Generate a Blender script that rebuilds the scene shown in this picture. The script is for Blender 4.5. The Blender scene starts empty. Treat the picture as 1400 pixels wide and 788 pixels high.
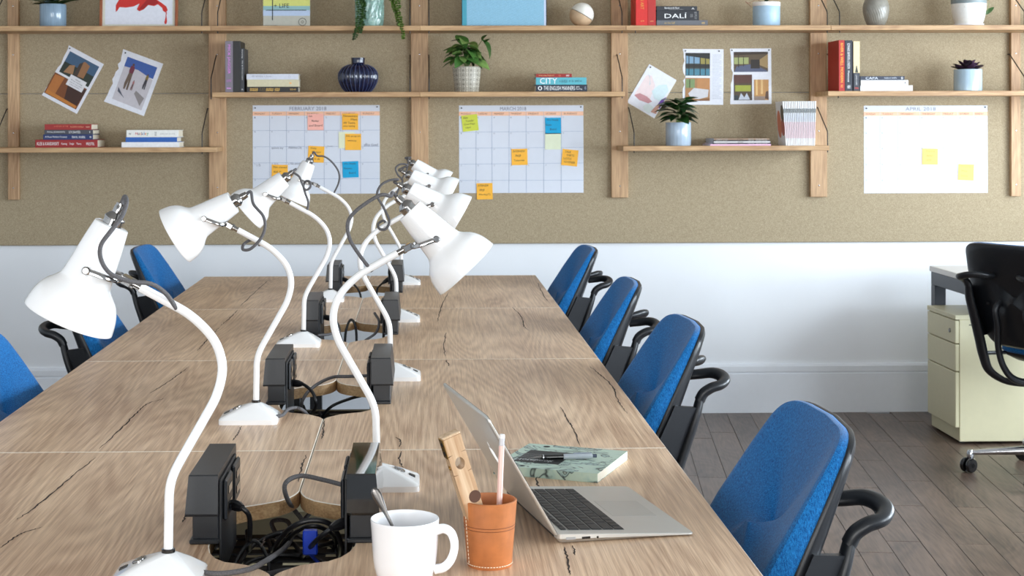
import bpy, bmesh, math, random
from mathutils import Vector, Matrix, Euler
PI = math.pi
S = bpy.context.scene
COL = S.collection
random.seed(11)

# ------------------------------------------------------------------ camera
F_PX, YAW, ROLL = 2100.0, math.radians(1.3), math.radians(0.14)
CAM = Vector((0, 0, 1.39))
VPX, VPY = 575.0, 169.0
CX, CY = VPX + F_PX * math.tan(YAW), VPY
CAMROT = Matrix.Rotation(-YAW, 3, 'Z') @ Matrix.Rotation(PI / 2, 3, 'X') @ Matrix.Rotation(-ROLL, 3, 'Z')
cam_data = bpy.data.cameras.new('camera')
cam = bpy.data.objects.new('camera', cam_data)
COL.objects.link(cam)
cam.matrix_world = Matrix.Translation(CAM) @ CAMROT.to_4x4()
cam_data.sensor_width = 36
cam_data.lens = F_PX / 1400 * 36
cam_data.shift_x = (700 - CX) / 1400
cam_data.shift_y = (CY - 394) / 1400
cam_data.dof.use_dof = True
cam_data.dof.focus_distance = 2.7
cam_data.dof.aperture_fstop = 24
S.camera = cam

# ------------------------------------------------------------------ world, exposure, window light, added fill
S.view_settings.view_transform = 'Standard'
S.view_settings.look = 'None'
S.view_settings.gamma = 1
S.view_settings.use_curve_mapping = False
S.view_settings.exposure = 0.25
world = bpy.data.worlds.new('sky')
S.world = world
world.use_nodes = True
world.node_tree.nodes['Background'].inputs[0].default_value = (0.80, 0.90, 1.0, 1)
world.node_tree.nodes['Background'].inputs[1].default_value = 1.0
S.cycles.max_bounces = 8
S.cycles.diffuse_bounces = 5
S.cycles.sample_clamp_indirect = 6
S.cycles.caustics_reflective = False
S.cycles.caustics_refractive = False

RX, LX, FY, WY, CZ = 4.3, -3.3, -2.6, 7.34, 3.3      # room limits
WIN_R = [(-0.2, 1.5), (2.2, 3.9), (4.6, 6.5)]         # windows of the right wall, along y
WIN_FILL = [(-2.3, -0.5), (0.5, 2.3)]                    # unseen windows added behind the camera for fill, along x
WZ0, WZ1 = 0.70, 2.35
def area(name, loc, rot, sx, sy, power, col):
    d = bpy.data.lights.new(name, 'AREA')
    d.shape = 'RECTANGLE'; d.size = sx; d.size_y = sy; d.energy = power; d.color = col
    o = bpy.data.objects.new(name, d); COL.objects.link(o)
    o.location = loc; o.rotation_euler = rot
    return o
P_R = [125, 175, 140]
for (a, b), p in zip(WIN_R, P_R):
    area('daylight_or_fill', (RX + 0.04, (a + b) / 2, (WZ0 + WZ1) / 2), (0, PI / 2, 0), WZ1 - WZ0, b - a, p, (0.80, 0.905, 1.0))
P_FILL = [92, 60]
for (a, b), p in zip(WIN_FILL, P_FILL):  # fill light, added at the unseen windows behind the camera
    area('daylight_or_fill', ((a + b) / 2, FY - 0.04, (WZ0 + WZ1) / 2), (PI / 2, 0, 0), b - a, WZ1 - WZ0, p, (1.0, 0.985, 0.955))

# ------------------------------------------------------------------ pixel helpers (photo pixel -> point on a real plane)
def ray(x, y):
    return CAMROT @ Vector(((x - CX) / F_PX, -(y - CY) / F_PX, -1))
def P(x, y, Y):
    d = ray(x, y); return CAM + d * (Y / d.y)
def PT(x, y, z=0.73):
    d = ray(x, y); return CAM + d * ((z - 1.39) / d.z)

# ------------------------------------------------------------------ materials
def lin(c):
    return tuple(((v / 255) / 12.92 if v / 255 <= 0.04045 else ((v / 255 + 0.055) / 1.055) ** 2.4) for v in c) + (1,)
MATS = {}
def mat(name, col, rough=0.5, metal=0.0, var=0.08, scale=30, bump=0.0, coat=0.0, stretch=(1, 1, 1), spec=0.5, trans=0.0, sheen=0.0):
    if name in MATS: return MATS[name]
    m = bpy.data.materials.new(name); m.use_nodes = True
    nt = m.node_tree; b = nt.nodes['Principled BSDF']
    c = lin(col)
    b.inputs['Roughness'].default_value = rough
    b.inputs['Metallic'].default_value = metal
    b.inputs['Specular IOR Level'].default_value = spec
    b.inputs['Coat Weight'].default_value = coat
    b.inputs['Transmission Weight'].default_value = trans
    b.inputs['Sheen Weight'].default_value = sheen
    tc = nt.nodes.new('ShaderNodeTexCoord'); mp = nt.nodes.new('ShaderNodeMapping')
    mp.inputs['Scale'].default_value = stretch
    nz = nt.nodes.new('ShaderNodeTexNoise'); nz.inputs['Scale'].default_value = scale; nz.inputs['Detail'].default_value = 4
    rp = nt.nodes.new('ShaderNodeValToRGB')
    rp.color_ramp.elements[0].position = 0.3; rp.color_ramp.elements[1].position = 0.7
    rp.color_ramp.elements[0].color = tuple(v * (1 - var) for v in c[:3]) + (1,)
    rp.color_ramp.elements[1].color = tuple(min(1, v * (1 + var)) for v in c[:3]) + (1,)
    L = nt.links.new
    L(tc.outputs['Object'], mp.inputs['Vector']); L(mp.outputs[0], nz.inputs['Vector']); L(nz.outputs['Fac'], rp.inputs[0])
    L(rp.outputs[0], b.inputs['Base Color'])
    if bump:
        bp = nt.nodes.new('ShaderNodeBump'); bp.inputs['Strength'].default_value = bump; bp.inputs['Distance'].default_value = 0.002
        L(nz.outputs['Fac'], bp.inputs['Height']); L(bp.outputs[0], b.inputs['Normal'])
    MATS[name] = m
    return m

def wood(name, dark, light, axis=1, ring=9.0, fine=240.0, rough=0.45, bump=0.25, contrast=1.0, along=0.06, ringamt=0.5):
    """oak: stretched along one axis, growth rings as distorted bands, fine pores"""
    m = bpy.data.materials.new(name); m.use_nodes = True
    nt = m.node_tree; b = nt.nodes['Principled BSDF']; N = nt.nodes.new; L = nt.links.new
    tc = N('ShaderNodeTexCoord'); oi = N('ShaderNodeObjectInfo')
    off = N('ShaderNodeVectorMath'); off.operation = 'SCALE'; off.inputs[0].default_value = (7.3, 3.1, 5.7)
    L(oi.outputs['Random'], off.inputs['Scale'])
    add = N('ShaderNodeVectorMath'); add.operation = 'ADD'
    L(tc.outputs['Object'], add.inputs[0]); L(off.outputs[0], add.inputs[1])
    sc = [1, 1, 1]; sc[axis] = along * 4
    m1 = N('ShaderNodeMapping'); m1.inputs['Scale'].default_value = sc
    L(add.outputs[0], m1.inputs['Vector'])
    n1 = N('ShaderNodeTexNoise'); n1.inputs['Scale'].default_value = 3.2; n1.inputs['Detail'].default_value = 2.5
    n1.inputs['Roughness'].default_value = 0.45
    L(m1.outputs[0], n1.inputs['Vector'])
    mul = N('ShaderNodeMath'); mul.operation = 'MULTIPLY'; mul.inputs[1].default_value = ring * 6
    L(n1.outputs['Fac'], mul.inputs[0])
    sn = N('ShaderNodeMath'); sn.operation = 'SINE'
    m15 = N('ShaderNodeMath'); m15.operation = 'MULTIPLY'; m15.inputs[1].default_value = 2 * PI
    L(mul.outputs[0], m15.inputs[0]); L(m15.outputs[0], sn.inputs[0])
    sc2 = [1, 1, 1]; sc2[axis] = along
    m2 = N('ShaderNodeMapping'); m2.inputs['Scale'].default_value = sc2
    L(add.outputs[0], m2.inputs['Vector'])
    n2 = N('ShaderNodeTexNoise'); n2.inputs['Scale'].default_value = fine; n2.inputs['Detail'].default_value = 3
    L(m2.outputs[0], n2.inputs['Vector'])
    n3 = N('ShaderNodeTexNoise'); n3.inputs['Scale'].default_value = 5; n3.inputs['Detail'].default_value = 3
    m3 = N('ShaderNodeMapping'); m3.inputs['Scale'].default_value = tuple(0.5 if i == axis else 1.6 for i in range(3))
    L(add.outputs[0], m3.inputs['Vector']); L(m3.outputs[0], n3.inputs['Vector'])
    def ma(op, a, bb):
        k = N('ShaderNodeMath'); k.operation = op
        for i, q in enumerate((a, bb)):
            if isinstance(q, (int, float)): k.inputs[i].default_value = q
            else: L(q, k.inputs[i])
        return k.outputs[0]
    r = ma('MULTIPLY', sn.outputs[0], 0.16 * ringamt)
    p = ma('MULTIPLY', ma('SUBTRACT', n2.outputs['Fac'], 0.5), 1.1)
    q = ma('MULTIPLY', ma('SUBTRACT', n3.outputs['Fac'], 0.5), 1.1)
    h = ma('ADD', ma('ADD', r, p), 0.5)
    t = ma('ADD', h, q)
    rp = N('ShaderNodeValToRGB')
    lo, hi = 0.5 - 0.42 / contrast, 0.5 + 0.38 / contrast
    rp.color_ramp.elements[0].position = max(0, lo); rp.color_ramp.elements[1].position = min(1, hi)
    rp.color_ramp.elements[0].color = lin(dark); rp.color_ramp.elements[1].color = lin(light)
    L(t, rp.inputs[0]); L(rp.outputs[0], b.inputs['Base Color'])
    b.inputs['Roughness'].default_value = rough
    if bump:
        bp = N('ShaderNodeBump'); bp.inputs['Strength'].default_value = bump; bp.inputs['Distance'].default_value = 0.0012
        L(h, bp.inputs['Height']); L(bp.outputs[0], b.inputs['Normal'])
    MATS[name] = m
    return m

def felt_mat():
    m = bpy.data.materials.new('felt'); m.use_nodes = True
    nt = m.node_tree; b = nt.nodes['Principled BSDF']; N = nt.nodes.new; L = nt.links.new
    tc = N('ShaderNodeTexCoord')
    n = N('ShaderNodeTexNoise'); n.inputs['Scale'].default_value = 330; n.inputs['Detail'].default_value = 4; n.inputs['Roughness'].default_value = 0.65
    L(tc.outputs['Object'], n.inputs['Vector'])
    rp = N('ShaderNodeValToRGB'); e = rp.color_ramp.elements
    e[0].position = 0.3; e[0].color = lin((138, 123, 98)); e[1].position = 0.7; e[1].color = lin((190, 175, 148))
    L(n.outputs['Fac'], rp.inputs[0]); L(rp.outputs[0], b.inputs['Base Color'])
    b.inputs['Roughness'].default_value = 0.95; b.inputs['Specular IOR Level'].default_value = 0.1
    bp = N('ShaderNodeBump'); bp.inputs['Strength'].default_value = 0.3; bp.inputs['Distance'].default_value = 0.001
    L(n.outputs['Fac'], bp.inputs['Height']); L(bp.outputs[0], b.inputs['Normal'])
    MATS['felt'] = m
    return m

def fabric(name, a, bcol):
    m = bpy.data.materials.new(name); m.use_nodes = True
    nt = m.node_tree; b = nt.nodes['Principled BSDF']; N = nt.nodes.new; L = nt.links.new
    tc = N('ShaderNodeTexCoord'); mp = N('ShaderNodeMapping'); mp.inputs['Scale'].default_value = (1, 1, 0.35)
    L(tc.outputs['Object'], mp.inputs['Vector'])
    n = N('ShaderNodeTexNoise'); n.inputs['Scale'].default_value = 420; n.inputs['Detail'].default_value = 3
    L(mp.outputs[0], n.inputs['Vector'])
    n2 = N('ShaderNodeTexNoise'); n2.inputs['Scale'].default_value = 900; n2.inputs['Detail'].default_value = 2
    L(tc.outputs['Object'], n2.inputs['Vector'])
    mx = N('ShaderNodeMath'); mx.operation = 'ADD'; L(n.outputs['Fac'], mx.inputs[0]); L(n2.outputs['Fac'], mx.inputs[1])
    hf = N('ShaderNodeMath'); hf.operation = 'MULTIPLY'; hf.inputs[1].default_value = 0.5; L(mx.outputs[0], hf.inputs[0])
    rp = N('ShaderNodeValToRGB'); e = rp.color_ramp.elements
    e[0].position = 0.38; e[0].color = lin(a); e[1].position = 0.62; e[1].color = lin(bcol)
    L(hf.outputs[0], rp.inputs[0]); L(rp.outputs[0], b.inputs['Base Color'])
    b.inputs['Roughness'].default_value = 0.9; b.inputs['Specular IOR Level'].default_value = 0.2
    b.inputs['Sheen Weight'].default_value = 0.15
    bp = N('ShaderNodeBump'); bp.inputs['Strength'].default_value = 0.35; bp.inputs['Distance'].default_value = 0.0008
    L(hf.outputs[0], bp.inputs['Height']); L(bp.outputs[0], b.inputs['Normal'])
    MATS[name] = m
    return m

FELT = felt_mat()
BLUE = fabric('blue_fabric', (6, 66, 126), (34, 128, 198))
DESK = wood('desk_oak', (166, 128, 98), (244, 212, 178), axis=1, ring=8, fine=330, rough=0.36, bump=0.4, contrast=0.82, along=0.021, ringamt=0.7)
EDGE = wood('desk_edge_oak', (150, 112, 72), (214, 180, 136), axis=0, ring=3, fine=300, rough=0.5, bump=0.1, along=0.05)
PALE = mat('edge_band_highlight', (244, 236, 222), 0.5)  # desk edge banding, with the light it catches painted in as a pale tone
OAKX = wood('shelf_oak', (152, 114, 78), (204, 168, 124), axis=0, ring=4, fine=160, rough=0.5, bump=0.1, along=0.06)
OAKZ = wood('upright_oak', (152, 116, 82), (206, 170, 130), axis=2, ring=4, fine=160, rough=0.5, bump=0.1, along=0.06)
FLOORW = wood('floor_plank_wood', (66, 54, 47), (118, 98, 84), axis=1, ring=5, fine=140, rough=0.36, bump=0.15, along=0.06)
WALLW = mat('white_wall_paint', (236, 239, 243), 0.6, var=0.01, scale=6)
CEIL = mat('ceiling_paint', (176, 174, 170), 0.8, var=0.01)
LAMPW = mat('lamp_white_enamel', (247, 247, 247), 0.16, var=0.005, coat=0.5)
CHROME = mat('chrome', (160, 158, 156), 0.07, 1.0, var=0.02)
BLACKP = mat('black_plastic', (25, 28, 33), 0.36, var=0.1, scale=200)
BLACKG = mat('glossy_black_plastic', (16, 17, 19), 0.06, var=0.05, coat=0.6)
SOOT = mat('matt_black_metal', (26, 27, 30), 0.5, var=0.1)
CORD = mat('braided_grey_cord', (92, 90, 92), 0.75, var=0.35, scale=600, bump=0.3)
CABLE = mat('black_rubber_cable', (22, 22, 25), 0.4, var=0.1)
WIREM = mat('black_wire', (26, 24, 24), 0.5)
ALU = mat('aluminium', (214, 214, 210), 0.32, 0.6, var=0.01)
SILVER = mat('polished_aluminium', (214, 216, 220), 0.16, 1.0, var=0.02)
WHITEC = mat('white_ceramic', (246, 246, 248), 0.18, var=0.005, coat=0.3)
PAPER = mat('white_paper', (216, 221, 231), 0.8, var=0.01)
PAGES = mat('book_pages', (232, 224, 204), 0.9, var=0.1, scale=300, stretch=(1, 1, 8))
CREAM = mat('cream_painted_steel', (212, 206, 172), 0.45, var=0.015)
def flat(c, rough=0.6):
    return mat('print_%02x%02x%02x' % c, c, rough, var=0.04, scale=60)

# ------------------------------------------------------------------ mesh builder
def catmull(pts, n=8, closed=False):
    pts = [Vector(p) for p in pts]; out = []
    N = len(pts)
    rng = range(N) if closed else range(N - 1)
    for i in rng:
        if closed: p0, p1, p2, p3 = pts[i - 1], pts[i], pts[(i + 1) % N], pts[(i + 2) % N]
        else:
            p1, p2 = pts[i], pts[i + 1]
            p0 = pts[i - 1] if i else p1 * 2 - p2
            p3 = pts[i + 2] if i + 2 < N else p2 * 2 - p1
        for k in range(n):
            t = k / n
            out.append(0.5 * ((2 * p1) + (p2 - p0) * t + (2 * p0 - 5 * p1 + 4 * p2 - p3) * t * t + (3 * p1 - p0 - 3 * p2 + p3) * t ** 3))
    if not closed: out.append(pts[-1])
    return out

def interp(prof, n=6):
    return [(p.x, p.y) for p in catmull([(a, b, 0) for a, b in prof], n)]

TEXTS = {}
def text_geo(s):
    if s in TEXTS: return TEXTS[s]
    cu = bpy.data.curves.new('t', 'FONT'); cu.body = s; cu.resolution_u = 2
    o = bpy.data.objects.new('t', cu); COL.objects.link(o)
    me = o.to_mesh()
    vs = [v.co.copy() for v in me.vertices]; fs = [tuple(p.vertices) for p in me.polygons]
    o.to_mesh_clear(); bpy.data.objects.remove(o); bpy.data.curves.remove(cu)
    if vs:
        x0, x1 = min(v.x for v in vs), max(v.x for v in vs); y0, y1 = min(v.y for v in vs), max(v.y for v in vs)
        vs = [Vector(((v.x - x0) / (x1 - x0), (v.y - y0) / (y1 - y0), 0)) for v in vs]
    TEXTS[s] = (vs, fs)
    return TEXTS[s]

class MB:
    def __init__(s, M=None):
        s.v, s.f, s.mi = [], [], []; s.M = M
    def add(s, vs, fs, mi=0, M=None):
        b = len(s.v)
        M = M if M is not None else s.M
        for p in vs:
            p = Vector(p); s.v.append(M @ p if M is not None else p)
        for f in fs:
            s.f.append(tuple(b + i for i in f)); s.mi.append(mi)
        return s
    def box(s, x0, x1, y0, y1, z0, z1, mi=0, b=0, M=None, seg=1):
        if b <= 0:
            vs = [(x, y, z) for z in (z0, z1) for y in (y0, y1) for x in (x0, x1)]
            fs = [(0, 2, 3, 1), (4, 5, 7, 6), (0, 1, 5, 4), (2, 6, 7, 3), (0, 4, 6, 2), (1, 3, 7, 5)]
            return s.add(vs, fs, mi, M)
        bm = bmesh.new(); bmesh.ops.create_cube(bm, size=1)
        for v in bm.verts:
            v.co = Vector(((x0 + x1) / 2 + v.co.x * (x1 - x0), (y0 + y1) / 2 + v.co.y * (y1 - y0), (z0 + z1) / 2 + v.co.z * (z1 - z0)))
        bmesh.ops.bevel(bm, geom=bm.edges[:], offset=b, segments=seg, affect='EDGES', profile=0.5)
        bm.verts.index_update()
        vs = [v.co.copy() for v in bm.verts]; fs = [tuple(v.index for v in f.verts) for f in bm.faces]; bm.free()
        return s.add(vs, fs, mi, M)
    def loft(s, rings, mi=0, cap0=True, cap1=True, M=None, closed=True):
        n = len(rings[0]); vs = [p for r in rings for p in r]; fs = []
        for i in range(len(rings) - 1):
            for j in range(n if closed else n - 1):
                k = (j + 1) % n
                fs.append((i * n + j, i * n + k, (i + 1) * n + k, (i + 1) * n + j))
        if cap0: fs.append(tuple(reversed(range(n))))
        if cap1: fs.append(tuple((len(rings) - 1) * n + j for j in range(n)))
        return s.add(vs, fs, mi, M)
    def lathe(s, prof, n=24, mi=0, M=None, cap0=True, cap1=True):
        rings = [[(max(r, 1e-5) * math.cos(2 * PI * j / n), max(r, 1e-5) * math.sin(2 * PI * j / n), z) for j in range(n)] for r, z in prof]
        return s.loft(rings, mi, cap0, cap1, M)
    def tube(s, path, r, n=8, mi=0, closed=False, M=None, flatten=None):
        path = [Vector(p) for p in path]; N = len(path)
        rad = r if isinstance(r, (list, tuple)) else [r] * N
        rings = []; up = None
        for i, p in enumerate(path):
            a = path[i - 1] if (i or closed) else p; b = path[(i + 1) % N] if (i < N - 1 or closed) else p
            t = (b - a)
            t = t.normalized() if t.length > 1e-9 else Vector((0, 0, 1))
            if up is None:
                up = Vector((0, 0, 1)) if abs(t.z) < 0.9 else Vector((1, 0, 0))
            up = (up - t * up.dot(t))
            up = up.normalized() if up.length > 1e-6 else t.orthogonal().normalized()
            sd = t.cross(up)
            fx, fy = flatten or (1, 1)
            rings.append([p + (sd * math.cos(2 * PI * j / n) * fx + up * math.sin(2 * PI * j / n) * fy) * rad[i] for j in range(n)])
        if closed: rings.append(rings[0])
        return s.loft(rings, mi, not closed, not closed, M)
    def prism(s, pts, y0, y1, mi=0, M=None):
        """outline in x,z extruded along y"""
        n = len(pts)
        vs = [(a, y0, b) for a, b in pts] + [(a, y1, b) for a, b in pts]
        fs = [tuple(range(n)), tuple(reversed(range(n, 2 * n)))] + [(j, (j + 1) % n + 0, (j + 1) % n + n, j + n) for j in range(n)]
        return s.add(vs, fs, mi, M)
    def poly(s, pts, y, mi=0, M=None):
        """flat print: outline in x,z at depth y facing -y"""
        return s.add([(a, y, b) for a, b in pts], [tuple(range(len(pts)))], mi, M)
    def rect(s, x0, x1, z0, z1, y, mi=0, M=None):
        return s.poly([(x0, z0), (x1, z0), (x1, z1), (x0, z1)], y, mi, M)
    def text(s, t, x0, x1, z0, z1, y, mi=0, M=None, down=False):
        vs, fs = text_geo(t)
        if down: pts = [(x0 + v.y * (x1 - x0), y, z1 - v.x * (z1 - z0)) for v in vs]
        else: pts = [(x0 + v.x * (x1 - x0), y, z0 + v.y * (z1 - z0)) for v in vs]
        return s.add(pts, fs, mi, M)
    def build(s, name, mats, parent=None, smooth=35, loc=None, rot=None, fix=True):
        me = bpy.data.meshes.new(name)
        me.from_pydata([tuple(v) for v in s.v], [], s.f)
        for m in (mats if isinstance(mats, (list, tuple)) else [mats]): me.materials.append(m)
        me.polygons.foreach_set('material_index', s.mi)
        if fix:
            bm = bmesh.new(); bm.from_mesh(me)
            bmesh.ops.recalc_face_normals(bm, faces=bm.faces[:]); bm.to_mesh(me); bm.free()
        if smooth:
            me.polygons.foreach_set('use_smooth', [True] * len(me.polygons))
            me.set_sharp_from_angle(angle=math.radians(smooth))
        o = bpy.data.objects.new(name, me); COL.objects.link(o)
        if parent is not None: o.parent = parent
        if loc is not None: o.location = loc
        if rot is not None: o.rotation_euler = rot
        return o

def tag(o, label, cat, group=None):
    o['label'] = label; o['category'] = cat
    if group: o['group'] = group
    return o
def thing(name, label, cat, loc=(0, 0, 0), rot=(0, 0, 0), group=None):
    o = bpy.data.objects.new(name, None); COL.objects.link(o)
    o.location = loc; o.rotation_euler = rot; o.empty_display_size = 0.05
    return tag(o, label, cat, group)
def structure(o):
    o['kind'] = 'structure'; return o
def copy_obj(o, parent, loc=None, rot=None, scale=None):
    c = o.copy(); COL.objects.link(c); c.parent = parent
    if loc is not None: c.location = loc
    if rot is not None: c.rotation_euler = rot
    if scale is not None: c.scale = scale
    return c
def copy_tree(o, parent=None):
    c = o.copy(); COL.objects.link(c); c.parent = parent
    for ch in list(o.children): copy_tree(ch, c)
    return c

# ------------------------------------------------------------------ room shell
structure(MB().box(LX - .1, RX + .1, FY - .1, WY + .1, -0.12, -0.012).build('floor', mat('subfloor_wood', (78, 64, 55), 0.4, var=0.15, scale=8, stretch=(6, .4, 1)), smooth=None))
floor = bpy.data.objects['floor']
# planks in view, laid almost along y
PW, ANG = 0.112, math.radians(-6.5)
dirv = Vector((math.sin(-ANG), math.cos(ANG), 0)); nrm = Vector((dirv.y, -dirv.x, 0))
plank_mesh = {}
k = 0
org = Vector((0.35, 5.0, 0))
for i in range(-6, 25):
    t = -1.6 - random.random() * 0.8
    while t < 3.2:
        Ln = random.choice((0.75, 0.9, 1.05))
        if Ln not in plank_mesh:
            mm = MB().box(-PW / 2 + .0007, PW / 2 - .0007, -Ln / 2 + .0007, Ln / 2 - .0007, -0.012, 0, 0, b=0.0011)
            ob = mm.build('plank', FLOORW, floor, smooth=None); plank_mesh[Ln] = ob.data
            bpy.data.objects.remove(ob)
        c = org + nrm * (i * PW) + dirv * (t + Ln / 2)
        t += Ln
        e = c + dirv * Ln / 2
        if e.y > WY - 0.02 or c.x < 0.3 or c.x > 3.6 or c.y < 3.4:
            if not (e.y > WY - 0.02 and c.y - Ln / 2 < WY - .1 and 0.3 < c.x < 3.6):
                continue
        o = bpy.data.objects.new('plank', plank_mesh[Ln]); COL.objects.link(o); o.parent = floor
        o.rotation_euler = (0, 0, ANG)
        o.location = (c.x, c.y, random.uniform(-0.0006, 0.0004))
        o['kind'] = 'structure'

structure(MB().box(LX - .1, RX + .1, FY - .1, WY + .1, CZ, CZ + .1).build('ceiling', CEIL, smooth=None))
wall_back = structure(MB().box(LX - .1, RX + .1, WY, WY + .1, -.1, CZ).build('wall_back', WALLW, smooth=None))
structure(MB().box(LX - .1, LX, FY, WY, -.1, CZ).build('wall_left', WALLW, smooth=None))
def holed(name, spans, lo, hi, conv):
    m = MB(); cur = lo
    for a, b in spans:
        conv(m, cur, a, -.1, CZ); conv(m, a, b, -.1, WZ0); conv(m, a, b, WZ1, CZ); cur = b
    conv(m, cur, hi, -.1, CZ)
    return structure(m.build(name, WALLW, smooth=None))
holed('wall_right', WIN_R, FY, WY, lambda m, a, b, z0, z1: m.box(RX, RX + .1, a, b, z0, z1))
holed('wall_front', WIN_FILL, LX, RX, lambda m, a, b, z0, z1: m.box(a, b, FY - .1, FY, z0, z1))
wn = 0
for a, b in WIN_R:
    wn += 1; m = MB()
    for y0, y1, z0, z1 in ((a, a + .05, WZ0, WZ1), (b - .05, b, WZ0, WZ1), (a + .05, b - .05, WZ0, WZ0 + .05), (a + .05, b - .05, WZ1 - .05, WZ1), ((a + b) / 2 - .02, (a + b) / 2 + .02, WZ0 + .05, WZ1 - .05)):
        m.box(RX - .005, RX + .03, y0, y1, z0, z1)
    structure(m.build('window_%d' % wn, WALLW, smooth=None))
for a, b in WIN_FILL:  # frames for the added fill windows, out of view
    wn += 1; m = MB()
    for x0, x1, z0, z1 in ((a, a + .05, WZ0, WZ1), (b - .05, b, WZ0, WZ1), (a + .05, b - .05, WZ0, WZ0 + .05), (a + .05, b - .05, WZ1 - .05, WZ1), ((a + b) / 2 - .02, (a + b) / 2 + .02, WZ0 + .05, WZ1 - .05)):
        m.box(x0, x1, FY - .03, FY + .005, z0, z1)
    structure(m.build('window_%d' % wn, WALLW, smooth=None))
# baseboard with moulded top
bb = MB()
prof = [(0, 0), (-.018, 0), (-.018, .186), (-.013, .189), (-.013, .194), (-.019, .197), (-.019, .222), (-.012, .232), (0, .234)]
bb.loft([[(x, WY + dy, z) for dy, z in prof] for x in (LX, RX)])
structure(bb.build('baseboard_back', mat('baseboard_paint', (232, 236, 242), 0.4, var=0.01), smooth=None))

# ------------------------------------------------------------------ felt board on the back wall: panels are parts of the wall
FELTY = 7.32
UPX = [P(18, 150, 7.295).x, P(297.2, 150, 7.295).x, P(573.7, 150, 7.295).x, P(847.3, 150, 7.295).x, P(1119.3, 150, 7.295).x, P(1389, 150, 7.295).x]
UPW = [.052, .082, .082, .080, .080, .046]
zbot = P(700, 333.5, FELTY).z; zseam = P(700, 127, FELTY).z
xs = [LX + .02, UPX[0], UPX[1], UPX[2], UPX[3], UPX[4], UPX[5], RX - .02]
for i in range(1):
    for z0, z1 in ((zbot, zseam), (zseam, 2.75)):
        MB().box(xs[0] + .0008, xs[-1] - .0008, FELTY, WY, z0 + .001, z1 - .001, b=0.003).build('felt_panel', FELT, wall_back, smooth=None)

# ------------------------------------------------------------------ oak uprights
ulab = ['narrow oak upright at the far left end of the wall shelving', 'oak shelf upright left of the February calendar',
        'oak shelf upright between the February and March calendars', 'oak shelf upright right of the March calendar',
        'oak shelf upright left of the April calendar', 'narrow oak upright right of the April calendar']
uzb = P(700, 271, 7.295).z
for x, w, lab in zip(UPX, UPW, ulab):
    t = thing('shelf_upright', lab, 'upright', (x, FELTY, 0), group='oak wall uprights')
    MB().box(-w / 2, w / 2, -.025, 0, uzb, 2.72, b=.002).build('post', OAKZ, t, smooth=None)
    for z in (1.09, 1.35, 1.72, 1.95):
        MB(Matrix.Translation((0, -.025, z)) @ Matrix.Rotation(PI / 2, 4, 'X')).lathe([(.0035, -.001), (.0035, .0006), (.002, .0012), (0, .0012)], 10).build('screw', CHROME, t)

# ------------------------------------------------------------------ shelves
SF, SB = 7.065, 7.295
ZT, ZM, ZL = P(622, 35, SF).z, P(622, 125.6, SF).z, P(622, 200.6, SF).z
ST = 0.0225
def shelf(x0, x1, z, lab, wires, name='wall_shelf'):
    t = thing(name, lab, 'shelf', ((x0 + x1) / 2, SB, z), group='oak wall shelves')
    MB().box(x0 - t.location.x, x1 - t.location.x, SF - SB, 0, -ST, 0, b=.0015).build('board', OAKX, t, smooth=None)
    for wx in wires:
        lx = wx - t.location.x
        path = [(lx, -.18, -.032), (lx, -.18, .06), (lx, -.176, .068), (lx, -.005, .176), (lx, 0.0, .180), (lx, .022, .180)]
        MB().tube(path, .0026, 6).build('bracket_wire', WIREM, t)
    return t
def jx(x, y): return P(x, y, SF).x
J = [-2.35, jx(288, 35), jx(574, 35), jx(856, 35), jx(1136, 35), 3.1]
e = .006
tl = ['long top oak shelf board under the red framed picture', 'top oak shelf board carrying the yellow banded book and trailing fern',
      'top oak shelf board carrying the blue striped box and round ball', 'top oak shelf board carrying the red books and two-tone pot',
      'top oak shelf board carrying the grey ribbed vase, at the right end']
wr = [[UPX[0] - .03, UPX[1] - .047], [UPX[1] + .043, UPX[2] - .047], [UPX[2] + .045, UPX[3] - .047], [UPX[3] + .045, UPX[4] - .046], [UPX[4] + .045, UPX[5] - .03]]
wr = [[UPX[0] - .03, UPX[1] - .047], [UPX[1] + .026, UPX[2] - .044], [UPX[2] + .044, UPX[3] - .012], [UPX[3] + .05, UPX[4] - .006], [UPX[4] + .052, UPX[5] - .03]]
for i in range(5):
    shelf(J[i] + .0005, J[i + 1] - .0005, ZT, tl[i], wr[i])
shelf(-2.35, jx(296, 203), ZL, 'lower oak shelf at the left holding two stacks of books', [UPX[0] - .03, UPX[1] - .047])
shelf(jx(290, 126), jx(574, 126) - .0005, ZM, 'middle oak shelf above the February calendar', [UPX[1] - .005, UPX[2] - .044])
shelf(jx(574, 126) + .0005, jx(854.5, 126), ZM, 'middle oak shelf above the March calendar', [UPX[2] + .044, UPX[3] - .012])
shelf(jx(852, 198.5), jx(1134, 198.5), ZL, 'lower oak shelf holding the row of white magazines', [UPX[3] + .043, UPX[4] - .006])
shelf(jx(1132, 124), 3.1, ZM, 'middle oak shelf above the April calendar', [UPX[4] + .045, UPX[5] - .03])

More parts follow.
